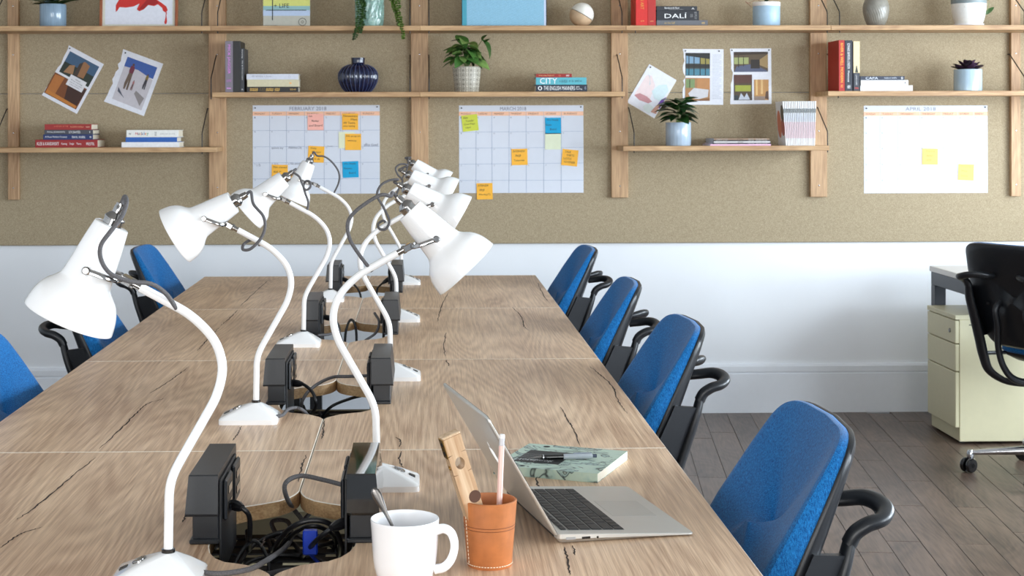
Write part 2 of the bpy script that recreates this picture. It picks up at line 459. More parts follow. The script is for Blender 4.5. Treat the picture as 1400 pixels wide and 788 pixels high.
# ------------------------------------------------------------------ books
def book(lab, x, y, z, L, T, D, cover, stand=False, txt=(), group=None, name='book', pagecol=None, soft=False, lean=0, rz=0, rough=0.45):
    """spine faces the camera; flat: length along x, stand: length along z. txt: (string, a0, a1, b0, b1, colour) in fractions along / across the spine"""
    t = thing(name, lab, 'book', (x, y, z), (0, 0, rz), group)
    c = 0.0022 if not soft else 0.0008
    if stand:
        X = lambda a, b: (b, a)      # a along length (z), b across (x)
    cm = mat('cover_%02x%02x%02x' % cover, cover, rough, var=0.05, scale=80)
    m = MB()
    def bx(mb, a0, a1, b0, b1, y0, y1, bev=0):
        if stand: mb.box(b0, b1, y0, y1, a0, a1, 0, bev)
        else: mb.box(a0, a1, y0, y1, b0, b1, 0, bev)
    ov = 0.003 if not soft else 0.0003
    bx(m, 0, L, 0, T, 0, c * 1.5, .0008 if T > .006 else 0)
    bx(m, 0, L, 0, c, c * 1.5, D); bx(m, 0, L, T - c, T, c * 1.5, D)
    m.build('cover', cm, t, smooth=None)
    p = MB(); bx(p, ov, L - ov, c, T - c, c * 1.5, D - ov)
    p.build('pages', pagecol or PAGES, t, smooth=None)
    cols = {}
    for s, a0, a1, b0, b1, col in txt:
        mb = MB()
        if stand: mb.text(s, b0 * T, b1 * T, a0 * L, a1 * L, -.0004, down=True)
        else: mb.text(s, a0 * L, a1 * L, b0 * T, b1 * T, -.0004)
        mb.build('lettering', flat(col), t, smooth=None, fix=False)
    return t
def bpx(x0, x1, Y, z):     # x and length in metres for a pixel span on a shelf
    a, b = P(x0, VPY, Y).x, P(x1, VPY, Y).x
    return a, b - a
PXM = 2100 / 7.1
def stack(items, Y, z, group):
    for lab, x0, x1, tpx, D, cover, txt in items:
        x, L = bpx(x0, x1, Y, z)
        T = tpx / PXM
        book(lab, x, Y, z, L, T, D, cover, txt=txt, group=group)
        z += T
W_, GOLD, BLK = (240, 240, 240), (225, 180, 90), (25, 25, 25)
stack([('large red hardback with white lettering at the bottom of the left shelf stack', 48, 133.4, 10.7, .17, (150, 26, 28), [('KLEE & KANDINSKY', .03, .38, .3, .7, W_), ('Painting', .42, .51, .3, .62, W_), ('Design', .55, .62, .3, .62, W_), ('Theory', .66, .74, .3, .62, W_), ('PRESTEL', .82, .95, .3, .65, W_)]),
       ('navy blue book second from the bottom of the left shelf stack', 58.9, 127, 7.3, .15, (22, 44, 100), [('A Most Perfect Century', .04, .48, .28, .72, W_), ('PAVIL SOBEL', .58, .85, .3, .7, W_), ('*', .93, .97, .3, .7, W_)]),
       ('dark grey book second from the top of the left shelf stack', 60.7, 127, 6.2, .15, (66, 68, 78), [('PAUL JOHNSON', .06, .42, .28, .7, W_), ('SOCRATES', .5, .74, .25, .75, W_), ('|', .93, .94, .3, .7, W_)]),
       ('small red book on top of the left shelf stack', 61, 125, 7.7, .15, (156, 34, 32), [('A HISTORY OF THE', .2, .5, .5, .75, (220, 120, 90)), ('MODERN WORLD', .55, .83, .4, .65, (230, 160, 120)), ('ooo', .88, .96, .4, .6, (240, 210, 180))])],
      7.09, ZL, 'books stacked on the lower left shelf')
stack([('white book at the bottom of the stack beside the red stack', 166, 245, 7.2, .15, (232, 234, 238), []),
       ('blue book between two white books on the lower left shelf', 171.6, 242, 6.6, .14, (24, 92, 176), []),
       ('white book with coloured lettering on top of the blue book', 172.9, 244, 9.8, .15, (236, 236, 232), [('M', .17, .215, .3, .68, (200, 50, 60)), ('u', .22, .25, .3, .62, (40, 60, 90)), ('c', .255, .285, .3, .62, (230, 150, 40)), ('k', .29, .325, .3, .72, (30, 50, 120)), ('l', .335, .345, .3, .72, (40, 130, 190)), ('e', .35, .385, .3, .62, (220, 130, 40)), ('y', .39, .425, .2, .62, (60, 150, 90)), ('w', .04, .09, .35, .6, (120, 120, 120)), ('on', .54, .58, .2, .75, (150, 150, 150)), ('Selected works', .65, .93, .4, .58, (170, 170, 170))])],
      7.09, ZL, 'books stacked on the lower left shelf')
x, w = bpx(308, 318.6, 7.085, ZM)
book('lilac grey hardback standing upright with pink spine lettering', x, 7.085, ZM, .236, w, .17, (122, 114, 126), True, [('MICK JAGGER', .36, .93, .25, .68, (226, 130, 226)), ('PARIS', .2, .25, .15, .8, (190, 110, 190)), ('---', .07, .09, .2, .75, (230, 150, 230))], 'books standing above the February calendar')
x, w = bpx(318.8, 328.8, 7.085, ZM)
book('tall plain black book standing beside the lilac grey hardback', x, 7.085, ZM, .236, w, .19, (22, 23, 26), True, (), 'books standing above the February calendar')
x, w = bpx(329, 333.8, 7.085, ZM)
book('thin charcoal book standing with small white spine lettering', x, 7.085, ZM, .203, w, .17, (44, 48, 54), True, [('Starting   Me & Rosie Lane', .28, .97, .3, .7, (220, 220, 220)), ('o', .05, .08, .3, .7, W_)], 'books standing above the February calendar')
stack([('black book with gold spine blocks under two pale books', 337.4, 408, 7.5, .13, (20, 20, 22), [('####', .06, .22, .15, .8, GOLD), ('|||||', .25, .35, .2, .8, (120, 100, 60)), ('####', .37, .52, .15, .8, GOLD), ('###', .54, .64, .15, .8, GOLD), ('oo-o', .84, .95, .35, .65, GOLD)]),
       ('cream book in the middle of the stack beside the charcoal book', 338, 408.5, 9.8, .13, (204, 196, 164), [('-', .82, .86, .4, .6, (240, 180, 110))]),
       ('pale grey book on top of the stack beside the charcoal book', 337.2, 408, 7.6, .13, (206, 210, 222), [('ART  NOUVEAU  in  Brussels', .1, .48, .45, .75, (150, 152, 168)), ('o', .8, .86, .3, .7, (190, 192, 206))])],
      7.085, ZM, 'books stacked above the February calendar')
stack([('navy book with bold white lettering at the bottom under the teal book', 732.8, 803, 9.6, .14, (22, 34, 52), [('0', .04, .12, .2, .8, W_), ('THE ENGLISH MANNERS', .15, .76, .22, .8, W_), ('Jim', .78, .85, .55, .8, W_), ('Harding', .78, .9, .25, .5, W_), ('0', .95, .975, .3, .75, (160, 170, 190))]),
       ('teal book reading CITY in big white letters', 732.8, 802, 10, .14, (84, 172, 186), [('CITY', .08, .42, .12, .92, W_), ('A GUIDE', .46, .62, .3, .65, (30, 70, 90)), ('P. D. SMITH', .66, .9, .35, .62, (30, 60, 80))]),
       ('small red book on top of the teal book', 733, 782, 5, .12, (150, 28, 26), [('Inventing England', .08, .5, .3, .75, (235, 180, 120)), ('o', .63, .69, .25, .75, (220, 120, 90)), ('##', .84, .93, .25, .75, W_)])],
      7.09, ZM, 'books stacked above the March calendar')
x, w = bpx(869.7, 885.8, 7.08, ZT)
book('wide bright red book standing at the right of an upright', x, 7.08, ZT, .27, w, .17, (206, 32, 26), True, [('Art', .70, .87, .3, .75, (240, 210, 120)), ('ITALIAN ART', .28, .66, .4, .68, (216, 150, 60)), ('oo', .07, .09, .4, .7, (230, 170, 90))], 'red books on the top shelf')
x, w = bpx(886, 897, 7.08, ZT)
book('narrower darker red book standing against the stack of black books', x, 7.08, ZT, .27, w, .17, (178, 34, 30), True, [('Sense', .72, .8, .3, .7, (240, 200, 150)), ('of', .82, .87, .3, .7, (240, 200, 150)), ('--', .07, .08, .3, .7, (230, 170, 110))], 'red books on the top shelf')
stack([('grey book with gold spine print under the black books', 898, 968, 7.4, .15, (96, 97, 102), [('on the Self', .15, .36, .3, .7, (190, 160, 90)), ('oo', .88, .94, .3, .65, (230, 190, 110))]),
       ('black book reading DALÍ in white capital letters', 898, 956, 13, .15, (28, 30, 38), [('DALÍ', .19, .71, .22, .8, W_), ('|||', .8, .85, .3, .65, (150, 150, 150)), ('TASCHEN', .89, .95, .1, .9, (150, 150, 150))]),
       ('smaller black book lying on top in the black book stack', 898, 953.6, 6.2, .14, (36, 38, 44), [('Rembrandt Now', .2, .56, .42, .82, W_), ('contemporary views', .3, .66, .15, .35, (170, 170, 170)), ('A', .86, .93, .3, .65, W_)])],
      7.08, ZT, 'black and grey books on the top shelf')
x, w = bpx(1147, 1155, 7.085, ZM)
book('red book with orange spine lettering standing above the April calendar', x, 7.085, ZM, .237, w, .19, (176, 34, 26), True, [('RIVER & WELL MODERN', .17, .94, .3, .75, (250, 190, 60)), ('90', .07, .13, .3, .7, (245, 170, 60))], 'books standing above the April calendar')
x, w = bpx(1155.4, 1165.7, 7.085, ZM)
book('black book with white spine lettering beside the red book', x, 7.085, ZM, .236, w, .19, (30, 33, 46), True, [('EDWARD BAWDEN LONDON', .44, .94, .32, .68, W_), ('Mainstone', .18, .4, .35, .62, W_), ('V&A', .05, .12, .3, .75, W_)], 'books standing above the April calendar')
x, w = bpx(1167, 1175.6, 7.085, ZM)
tb = book('slim book with cream upper and dark lower spine', x, 7.085, ZM, .231, w, .17, (44, 48, 58), True, [('LANDSCAPES', .12, .33, .35, .6, (200, 200, 200)), ('##', .04, .08, .15, .85, (200, 60, 50))], 'books standing above the April calendar')
MB().box(0, w, -.0006, 0, .085, .231).build('cream_band', flat((240, 216, 168)), tb, smooth=None)
MB().poly([(w * .25, .086), (w * .75, .086), (w * .55, .118), (w * .45, .118)], -.0012).build('bird_print', flat((60, 66, 60)), tb, smooth=None, fix=False)
stack([('white book at the bottom of the stack above the April calendar', 1176.3, 1248, 7.6, .14, (238, 238, 238), [('oooo oooooo', .12, .45, .3, .6, (226, 206, 200)), ('-', .88, .9, .4, .6, (190, 190, 200))]),
       ('white book in the middle of the stack above the April calendar', 1177, 1242, 7.4, .14, (236, 238, 240), [('ooooo oooo oooooo', .12, .6, .3, .6, (214, 218, 226)), ('J', .9, .94, .3, .7, (30, 30, 60))]),
       ('thin navy book on top of the white stack', 1176.3, 1237, 5.5, .13, (34, 42, 62), [('CAPA', .12, .4, .2, .8, (220, 226, 236)), ('ISABELLA QUEEN', .54, .82, .35, .68, (220, 226, 236)), ('0', .92, .96, .2, .8, W_)])],
      7.085, ZM, 'books stacked above the April calendar')
# magazines lying on the lower right shelf
zz = ZL
for i, (lab, x0, x1, tp, cc) in enumerate([('pink edged magazine at the bottom of the flat magazine pile', 971, 1054, 2.2, (236, 186, 214)),
        ('dark spined magazine second from the bottom of the flat pile', 974, 1053.5, 2.0, (70, 66, 74)),
        ('white spined magazine in the middle of the flat pile', 976, 1053, 1.9, (216, 214, 214)),
        ('charcoal spined magazine second from the top of the flat pile', 975, 1052.5, 2.0, (58, 54, 56)),
        ('tan spined magazine on top of the flat pile', 976, 1052, 2.0, (150, 124, 100))]):
    x, L = bpx(x0, x1, 7.09, zz); T = tp / PXM
    book(lab, x, 7.09, zz, L, T, .20, cc, txt=[('oooo ooo', .05, .25, .25, .75, (180, 176, 172)), ('ooooooo', .42, .52, .2, .8, (90, 80, 72)), ('oo oooo', .62, .95, .25, .75, (200, 198, 196))] if 0 < i else (), group='magazines lying on the lower right shelf', name='magazine', soft=True, pagecol=PAPER, rz=0)
    zz += T
# white magazines standing in a fanned row
mw = .0072
xa = P(1075.5, 198, 7.09).x; xb = P(1113.5, 198, 7.09).x
n = 18
MAG = mat('magazine_white', (240, 240, 240), .5, var=.01)
MGR, MPK, MGY = flat((112, 118, 116)), flat((226, 196, 200)), flat((210, 214, 222))
ORD = ['first', 'second from the left', 'third from the left', 'fourth from the left', 'fifth from the left', 'sixth from the left', 'seventh from the left', 'eighth from the left', 'just left of the middle', 'just right of the middle', 'eighth from the right', 'seventh from the right', 'sixth from the right', 'fifth from the right', 'fourth from the right', 'third from the right', 'second from the right', 'rightmost']
mm = MB(); mm.box(-.0024, .0024, 0, .15, 0, .206)
first = None
for i in range(n):
    u = i / (n - 1)
    lab = 'thin white magazine %s in the fanned upright shelf row' % ORD[i]
    if i == 0: lab = 'leftmost white magazine of the fanned row, its orange cover print showing'
    px_ = xa + u * (xb - xa); tilt = (-.075 + u * .105)
    t = thing('magazine', lab, 'magazine', (px_, 7.09, ZL), (0, tilt, 0), 'white magazines standing in a row')
    if first is None:
        first = [mm.build('pages', MAG, t, smooth=None)]
        k = MB(); k.rect(-.0021, .0021, .152, .172, -.0004); first.append(k.build('spine_mark', MGR, t, smooth=None, fix=False))
        k = MB(); k.rect(-.0021, .0021, .112, .150, -.0004); first.append(k.build('spine_mark', MGY, t, smooth=None, fix=False))
        k = MB(); k.rect(-.0021, .0021, .034, .110, -.0004); first.append(k.build('spine_mark', MPK, t, smooth=None, fix=False))
        ell = lambda cx_, cz_, rx, rz: [(cx_ + rx * math.cos(a * PI / 10), cz_ + rz * math.sin(a * PI / 10)) for a in range(20)]
        for (cy_, cz_, ry, rz_, cc) in ((.10, .10, .04, .065, (214, 132, 104)), (.035, .085, .035, .04, (190, 110, 100)), (.03, .15, .03, .04, (110, 100, 84))):
            MB().add([(-.0027, y_, z_) for y_, z_ in ell(cy_, cz_, ry, rz_)], [tuple(range(20))]).build('cover_print', flat(cc), t, smooth=None, fix=False)
    else:
        for f_ in first: copy_obj(f_, t)

# ------------------------------------------------------------------ pots, vases, plants
def leaf_mesh(name, L, W, m, fold=.25, droop=.3, pointed=True, n=6):
    mb = MB(); rows = []
    for i in range(n + 1):
        u = i / n
        w = W * (math.sin(PI * min(1, u * .92 + .08)) ** (.8 if pointed else .5)) * .5
        if i == n: w = .0004
        y = L * u; z = -droop * L * u * u
        rows.append([(-w, y, z + fold * w), (0, y, z), (w, y, z + fold * w)])
    vs = [p for r in rows for p in r]; fs = []
    for i in range(n):
        for j in range(2):
            fs.append((i * 3 + j, i * 3 + j + 1, i * 3 + j + 4, i * 3 + j + 3))
    top = len(vs)
    mb.add(vs, fs)
    o = mb.build(name, m, None, smooth=60, fix=False)
    sol = o.data
    bpy.data.objects.remove(o)
    return sol
def put(me, name, parent, loc, d, roll=0, sc=1):
    """leaf pointing along direction d"""
    o = bpy.data.objects.new(name, me); COL.objects.link(o); o.parent = parent
    q = Vector(d).to_track_quat('Y', 'Z')
    o.rotation_mode = 'QUATERNION'; o.rotation_quaternion = q @ Matrix.Rotation(roll, 3, 'Y').to_quaternion()
    o.location = loc; o.scale = (sc, sc, sc)
    return o
SOIL = mat('potting_soil', (52, 38, 30), .95, var=.4, scale=120, bump=.5)
def soil(t, r, z):
    MB().lathe([(r, z - .006), (r, z), (r * .5, z + .003), (0, z + .004)], 20).build('soil', SOIL, t)
def shaded_green(name, a):
    return mat(name, a, .38, var=.3, scale=40, coat=.1)
GLZ = mat('grey_blue_glaze', (134, 158, 178), .2, var=.12, scale=60, stretch=(3, 3, .15), coat=.4)
def cyl_pot(lab, x0, x1, ztop_px, ybot, Y, z, m, flare=1.0, h=None, name='plant_pot'):
    a, b = P(x0, VPY, Y).x, P(x1, VPY, Y).x
    r = (b - a) / 2
    h = h or (ybot - ztop_px) / F_PX * Y
    t = thing(name, lab, 'potted plant', ((a + b) / 2, Y, z))
    rb = r * flare
    prof = [(0, 0), (rb * .96, 0), (rb, .003), (r, h - .002), (r - .001, h), (r - .005, h), (r - .006, h - .015), (0, h - .015)]
    pot = MB().lathe(prof, 32).build('pot', m, t, smooth=40)
    soil(t, r - .007, h - .012)
    return t, r, h
SC = 7.16
# top left grey pot with dark leaves
t, r, h = cyl_pot('grey-blue glazed pot with dark green leaves, left end of the top shelf', 54.7, 90.9, 4, 35, SC, ZT, GLZ)
lm = leaf_mesh('l', .12, .045, shaded_green('dark_leaf', (38, 56, 26)))
for i in range(16):
    a = i * 2.4; el = .35 + .5 * random.random()
    put(lm, 'leaf', t, (.01 * math.cos(a), .01 * math.sin(a), h - .012), (math.cos(a), math.sin(a) * .8, el), random.uniform(-.4, .4), .7 + .4 * random.random())
# trailing fern in a green textured vase
a, b = P(486, VPY, SC).x, P(525, VPY, SC).x
t = thing('potted_fern', 'feathery fern trailing over the shelf edge from a green glass vase', 'potted plant', ((a + b) / 2, SC, ZT))
r = (b - a) / 2
GV = mat('green_pressed_glass', (128, 164, 154), .14, var=.35, scale=90, bump=.9, coat=.5)
rings = []
for iz in range(25):
    z_ = .20 * iz / 24
    rings.append([((r * (.94 + .06 * min(1, z_ / .03)) + .0022 * math.sin(14 * th + 50 * z_ * (1 if int(z_ / .035) % 2 else -1))) * math.cos(th), (r * (.94 + .06 * min(1, z_ / .03)) + .0022 * math.sin(14 * th + 50 * z_ * (1 if int(z_ / .035) % 2 else -1))) * math.sin(th), z_) for th in [2 * PI * j / 56 for j in range(56)]])
MB().loft(rings).build('vase', GV, t, smooth=60)
def frond(name, parent, path, m, seed, spread=.035, fine=6):
    rnd = random.Random(seed); mb = MB()
    pp = catmull(path, 10)
    mb.tube(pp, .0009, 4)
    for i, p in enumerate(pp):
        if i < 4: continue
        for k_ in range(fine):
            th = rnd.random() * 2 * PI; ln = spread * (.35 + .65 * rnd.random()) * (1 - .55 * i / len(pp))
            d = Vector((math.cos(th), math.sin(th), -.45 + .5 * rnd.random())).normalized()
            e_ = p + d * ln
            s_ = d.cross(Vector((0, 0, 1))).normalized() * .0016
            u_ = Vector((0, 0, .0022))
            mb.add([p - s_, p + s_, e_ + s_ * .4, e_ - s_ * .4, (p + e_) / 2 + u_ + s_ * 2.2, (p + e_) / 2 - u_ - s_ * 2.2], [(0, 1, 4, 5), (5, 4, 2, 3)])
            for q in (.4, .6, .8):
                c_ = p + d * ln * q
                sd = d.cross(Vector((rnd.random() - .5, rnd.random() - .5, rnd.random() - .5))).normalized() * .007
                mb.add([c_ - sd, c_ + d * .0022, c_ + sd, c_ - d * .0022 + Vector((0, 0, .001))], [(0, 1, 2, 3)])
    o = mb.build(name, m, parent, smooth=None, fix=False)
    return o
FERN = shaded_green('fern_green', (58, 92, 40)); FERN2 = shaded_green('bright_fern_green', (88, 122, 40))
def lp(x, y, Y, t): 
    q = P(x, y, Y); return q - t.location
frond('frond', t, [(0, 0, .19), (-.05, -.06, .22), lp(491, -6, 7.05, t), lp(491, 25, 7.03, t), lp(484, 53, 7.03, t)], FERN, 1, .036, 8)
frond('frond', t, [(0, 0, .19), (-.04, -.05, .20), lp(496, -2, 7.06, t), lp(497, 20, 7.05, t), lp(492, 44, 7.04, t)], FERN, 4, .03, 8)
frond('frond', t, [(.01, 0, .19), (.06, -.05, .22), lp(540, -10, 7.05, t), lp(546, 20, 7.04, t), lp(552, 52, 7.03, t)], FERN2, 2, .03, 8)
frond('frond', t, [(.01, 0, .19), (.05, -.04, .21), lp(533, -10, 7.06, t), lp(538, 8, 7.05, t), lp(545, 34, 7.05, t)], FERN2, 3, .026, 8)
frond('frond', t, [(0, .02, .19), (.0, .04, .28), (.02, .03, .34), (.05, .0, .36)], FERN, 6, .035, 8)
# blue ribbed vase
a, b = P(462.4, VPY, SC).x, P(517, VPY, SC).x; R = (b - a) / 2; k_ = SC / F_PX
t = thing('ribbed_vase', 'round dark blue ribbed vase with a short narrow neck', 'vase', ((a + b) / 2, SC, ZM))
prof = interp([(15.5, 0), (17, .6), (22, 6), (26, 14), (27.3, 21.5), (26, 28), (21, 34), (13, 38), (9.5, 39.2), (9.2, 43), (9.6, 47.2)], 5)
rings = []
for rr, z_ in prof:
    amp = .055 if 1 < z_ < 38 else 0
    if 38 <= z_: amp = .015
    rings.append([(rr * k_ * (1 - amp * (1 - abs(math.cos(13 * th)))) * math.cos(th), rr * k_ * (1 - amp * (1 - abs(math.cos(13 * th)))) * math.sin(th), z_ * k_) for th in [2 * PI * j / 156 for j in range(156)]])
BV = mat('cobalt_glaze', (13, 22, 54), .16, var=.35, scale=70, coat=.5)
MB().loft(rings).build('body', BV, t, smooth=50)
m = MB()
for j in range(26):
    th = 2 * PI * (j + .0) / 26
    pts = [(rr * k_ * 1.004 * math.cos(th), rr * k_ * 1.004 * math.sin(th), z_ * k_) for rr, z_ in prof[5:36]]
    m.tube(pts, .0009, 4)
m.build('pale_rib', mat('worn_rib_glaze', (92, 102, 132), .25), t)
# patterned pot with variegated leaves
PT1 = bpy.data.materials.new('diamond_pattern_glaze'); PT1.use_nodes = True
nt = PT1.node_tree; L = nt.links.new; N = nt.nodes.new
tc = N('ShaderNodeTexCoord'); sx = N('ShaderNodeSeparateXYZ'); L(tc.outputs['Object'], sx.inputs[0])
at = N('ShaderNodeMath'); at.operation = 'ARCTAN2'; L(sx.outputs['Y'], at.inputs[0]); L(sx.outputs['X'], at.inputs[1])
def mth(op, a, bb=0.0):
    q = N('ShaderNodeMath'); q.operation = op
    for i, u in enumerate((a, bb)):
        if isinstance(u, (int, float)): q.inputs[i].default_value = u
        else: L(u, q.inputs[i])
    return q.outputs[0]
ua = mth('SINE', mth('MULTIPLY', at.outputs[0], 11)); ub = mth('SINE', mth('MULTIPLY', sx.outputs['Z'], 300))
dd = mth('SINE', mth('MULTIPLY', mth('ADD', mth('MULTIPLY', ua, 1.6), mth('MULTIPLY', ub, 1.6)), 3.0))
rp = N('ShaderNodeValToRGB'); rp.color_ramp.elements[0].position = .25; rp.color_ramp.elements[1].position = .5
rp.color_ramp.elements[0].color = lin((70, 66, 58)); rp.color_ramp.elements[1].color = lin((206, 200, 184))
L(mth('ADD', mth('MULTIPLY', dd, .5), .5), rp.inputs[0]); L(rp.outputs[0], nt.nodes['Principled BSDF'].inputs['Base Color'])
nt.nodes['Principled BSDF'].inputs['Roughness'].default_value = .45
t, r, h = cyl_pot('patterned grey and white pot with variegated green leaves', 618.5, 658, 91, 125.6, SC, ZM, PT1, flare=.84)
lms = [leaf_mesh('l', .080, .062, shaded_green('variegated_leaf', (122, 156, 84)), .3, .45), leaf_mesh('l', .080, .060, shaded_green('mid_leaf', (70, 116, 52)), .3, .5), leaf_mesh('l', .075, .056, shaded_green('deep_leaf', (46, 84, 36)), .3, .5)]
for i in range(42):
    a = i * 2.399; q = i / 42
    el = .25 + 1.2 * q
    hh = h + .025 + .105 * q * (.65 + .35 * random.random())
    rad = .012 + .02 * (1 - q)
    d = Vector((math.cos(a), math.sin(a) * .6 - .45, random.uniform(-.5, .35) + .3 * q))
    base = Vector((math.cos(a) * rad - .006, math.sin(a) * rad, hh))
    put(lms[i % 3], 'leaf', t, base, d, random.uniform(-.5, .5), .65 + .45 * random.random())
    if i % 3 == 0:
        MB().tube(catmull([(base.x * .2, base.y * .2, h - .012), (base.x * .5, base.y * .5, (h + hh) / 2), base], 4), .0014, 5).build('stem', shaded_green('stem_green', (96, 120, 52)), t)
sp = lp(659, 55, 7.1, t); st = [(0, 0, h - .01), (.03, -.01, h + .06), sp]
MB().tube(catmull(st, 5), .0014, 5).build('stem', MATS['stem_green'], t)
put(lms[2], 'leaf', t, sp, (.8, -.1, -.75), .3, 1.15); put(lms[2], 'leaf', t, sp, (.25, 0, .6), .6, .45)
put(lms[2], 'leaf', t, sp + Vector((.012, 0, -.012)), (.55, 0, .8), .6, .4)
# grey-blue pot with glossy dark leaves on the lower right shelf
t, r, h = cyl_pot('pale grey-blue ribbed pot with glossy dark green leaves', 910, 944.6, 166.6, 198.6, SC, ZL, mat('pale_blue_glaze', (170, 188, 206), .2, var=.1, scale=50, stretch=(3, 3, .15), coat=.4))
lms = [leaf_mesh('l', .105, .054, shaded_green('peace_lily_leaf', (34, 72, 28)), .25, .45), leaf_mesh('l', .095, .050, shaded_green('peace_lily_leaf_dark', (22, 50, 20)), .25, .5)]
for i in range(38):
    a = i * 2.399; q = i / 38
    base = Vector((math.cos(a) * .014, math.sin(a) * .014, h + .014 + .085 * q))
    d = Vector((math.cos(a), math.sin(a) * .8 - .2, .15 + 1.0 * q * random.random()))
    put(lms[i % 2], 'leaf', t, base, d, random.uniform(-.5, .5), .65 + .35 * random.random())
    if i % 4 == 0: MB().tube([(base.x * .3, base.y * .3, h - .012), base], .0012, 5).build('stem', MATS['stem_green'], t)
# purple succulent
t, r, h = cyl_pot('light blue pot holding a dark purple succulent rosette', 1304.7, 1342, 92, 122, SC, ZM, mat('light_blue_glaze', (172, 194, 208), .2, var=.08, scale=50, stretch=(3, 3, .15), coat=.4))
SUC = [shaded_green('succulent_purple', (74, 52, 74)), shaded_green('succulent_dark', (44, 34, 42))]
lms = [leaf_mesh('l', .066, .042, SUC[0], .5, -.2, pointed=False, n=6), leaf_mesh('l', .074, .042, SUC[1], .5, -.15, pointed=False, n=6)]
for i in range(22):
    a = i * 2.399; q = i / 22
    put(lms[i % 2], 'leaf', t, (math.cos(a) * .008, math.sin(a) * .008, h - .006 + .018 * q), (math.cos(a), math.sin(a) * .8, .10 + .9 * q * q), 0, (1.05 - .45 * q))
# two-tone pot on the top shelf
t, r, h = cyl_pot('blue and white two-tone pot with a trailing brown twig', 1029.8, 1066.5, 2, 35, SC, ZT, flat((160, 188, 208), .35))
MB().lathe([(r + .0006, h - .018), (r + .0012, h - .017), (r + .0012, h), (r - .001, h + .001)], 32, cap0=False, cap1=False).build('white_rim_band', flat((236, 232, 226), .4), t)
MB().tube(catmull([(0, 0, h - .01), (-.05, -.03, h + .01), lp(1024, 4, 7.1, t), lp(1019, 2, 7.09, t), lp(1027, 9, 7.09, t)], 6), .0014, 5).build('twig', flat((120, 74, 52)), t)
lm = leaf_mesh('l', .1, .04, shaded_green('dark_leaf2', (36, 60, 28)))
for i in range(12):
    a = i * 2.4
    put(lm, 'leaf', t, (0, 0, h + .004), (math.cos(a), math.sin(a), .7 + .8 * random.random()), 0, .8)
# grey ribbed vase on the top shelf
a, b = P(1180.3, VPY, SC).x, P(1215.7, VPY, SC).x; R = (b - a) / 2
t = thing('ribbed_vase', 'grey-brown bulbous ribbed vase on the top shelf', 'vase', ((a + b) / 2, SC, ZT))
prof = interp([(10, 0), (11.5, 1.5), (15, 9), (17.6, 20), (17.4, 29), (14, 38), (9, 43), (8, 46), (9, 50)], 5)
rings = [[(rr * k_ * (1 - .045 * (1 - abs(math.cos(16 * th + .01 * z_ * z_)))) * math.cos(th), rr * k_ * (1 - .045 * (1 - abs(math.cos(16 * th + .01 * z_ * z_)))) * math.sin(th), z_ * k_) for th in [2 * PI * j / 160 for j in range(160)]] for rr, z_ in prof]
MB().loft(rings).build('body', mat('grey_brown_glaze', (138, 134, 124), .3, var=.15, scale=40, coat=.2), t, smooth=50)
# white pot with saucer
a, b = P(1301, VPY, SC).x, P(1348.5, VPY, SC).x
t = thing('plant_pot', 'white speckled pot with a grey rim on a saucer, right end of the top shelf', 'potted plant', ((a + b) / 2, SC, ZT))
MB().lathe([(0, 0), (18, 0), (20.5, 1), (21, 3.3), (20, 3.3), (19, 2), (0, 2)] and [(0, 0), (.064, 0), (.069, .004), (.070, .011), (.066, .011), (.064, .006), (0, .006)], 32).build('saucer', WHITEC, t)
prof = interp([(.056, .006), (.062, .012), (.070, .035), (.077, .07), (.080, .105)], 5)
MB().lathe([(0, .006)] + prof + [(.075, .105), (.074, .1), (0, .1)], 36).build('pot', mat('white_speckle_glaze', (238, 236, 230), .35, var=.03, scale=90), t)
MB().lathe([(.0808, .105), (.0812, .145), (.077, .145), (.075, .106)], 36, cap0=False, cap1=False).build('grey_rim', flat((128, 140, 142), .4), t)
soil(t, .072, .13)
m = MB()
for row in range(4):
    for j in range(16):
        th = 2 * PI * (j + .5 * (row % 2)) / 16; z_ = .03 + .018 * row
        rr = .0695 + (z_ - .035) * .19 + .0006
        c_, s_ = math.cos(th), math.sin(th)
        m.add([(c_ * rr - s_ * d_, s_ * rr + c_ * d_, zz_ + z_) for d_, zz_ in ((-.0007, 0), (.0007, 0), (.0007, .008), (-.0007, .008))], [(0, 1, 2, 3)])
m.build('speckle_marks', flat((206, 196, 180)), t, smooth=None, fix=False)
lm = leaf_mesh('l', .055, .025, shaded_green('pot_leaf', (60, 92, 44)))
put(lm, 'leaf', t, (.075, -.02, .055), (.6, -.2, .75), 1.2, .9)
for i in range(14):
    a = i * 2.4; put(lm, 'leaf', t, (.03 * math.cos(a), .03 * math.sin(a), .13), (math.cos(a), math.sin(a), .6), 0, 1.2)
MB().tube([(.05, -.01, .13), (.09, -.02, .12), (.082, -.02, .07), (.075, -.02, .055)], .001, 5).build('stem', MATS['stem_green'], t)

# ball with split cup
c = P(795.4, 20.6, SC); R = 16.5 * SC / F_PX
t = thing('ball_ornament', 'white and wooden ball ornament with a dark diagonal split', 'ornament', (c.x, SC, ZT + R), (0, math.radians(-6), 0))
Mx = Matrix.Rotation(math.radians(36), 4, 'Y')
MB(Mx).lathe([(R * math.cos(a * PI / 24), R * math.sin(a * PI / 24)) for a in range(0, 13)], 32).build('white_dome', mat('chalk_white', (226, 222, 212), .5), t, smooth=60)
MB(Mx).lathe([(R * .95, .0), (R * .95, -.003)], 32).build('dark_gap', flat((30, 26, 24)), t)
MB(Mx).lathe([(R * math.cos(a * PI / 24), -.003 - R * .975 * math.sin(-a * PI / 24) * -1) for a in range(0, 13)], 32).build('wooden_cup', mat('ball_wood', (206, 176, 142), .5, var=.1), t, smooth=60)
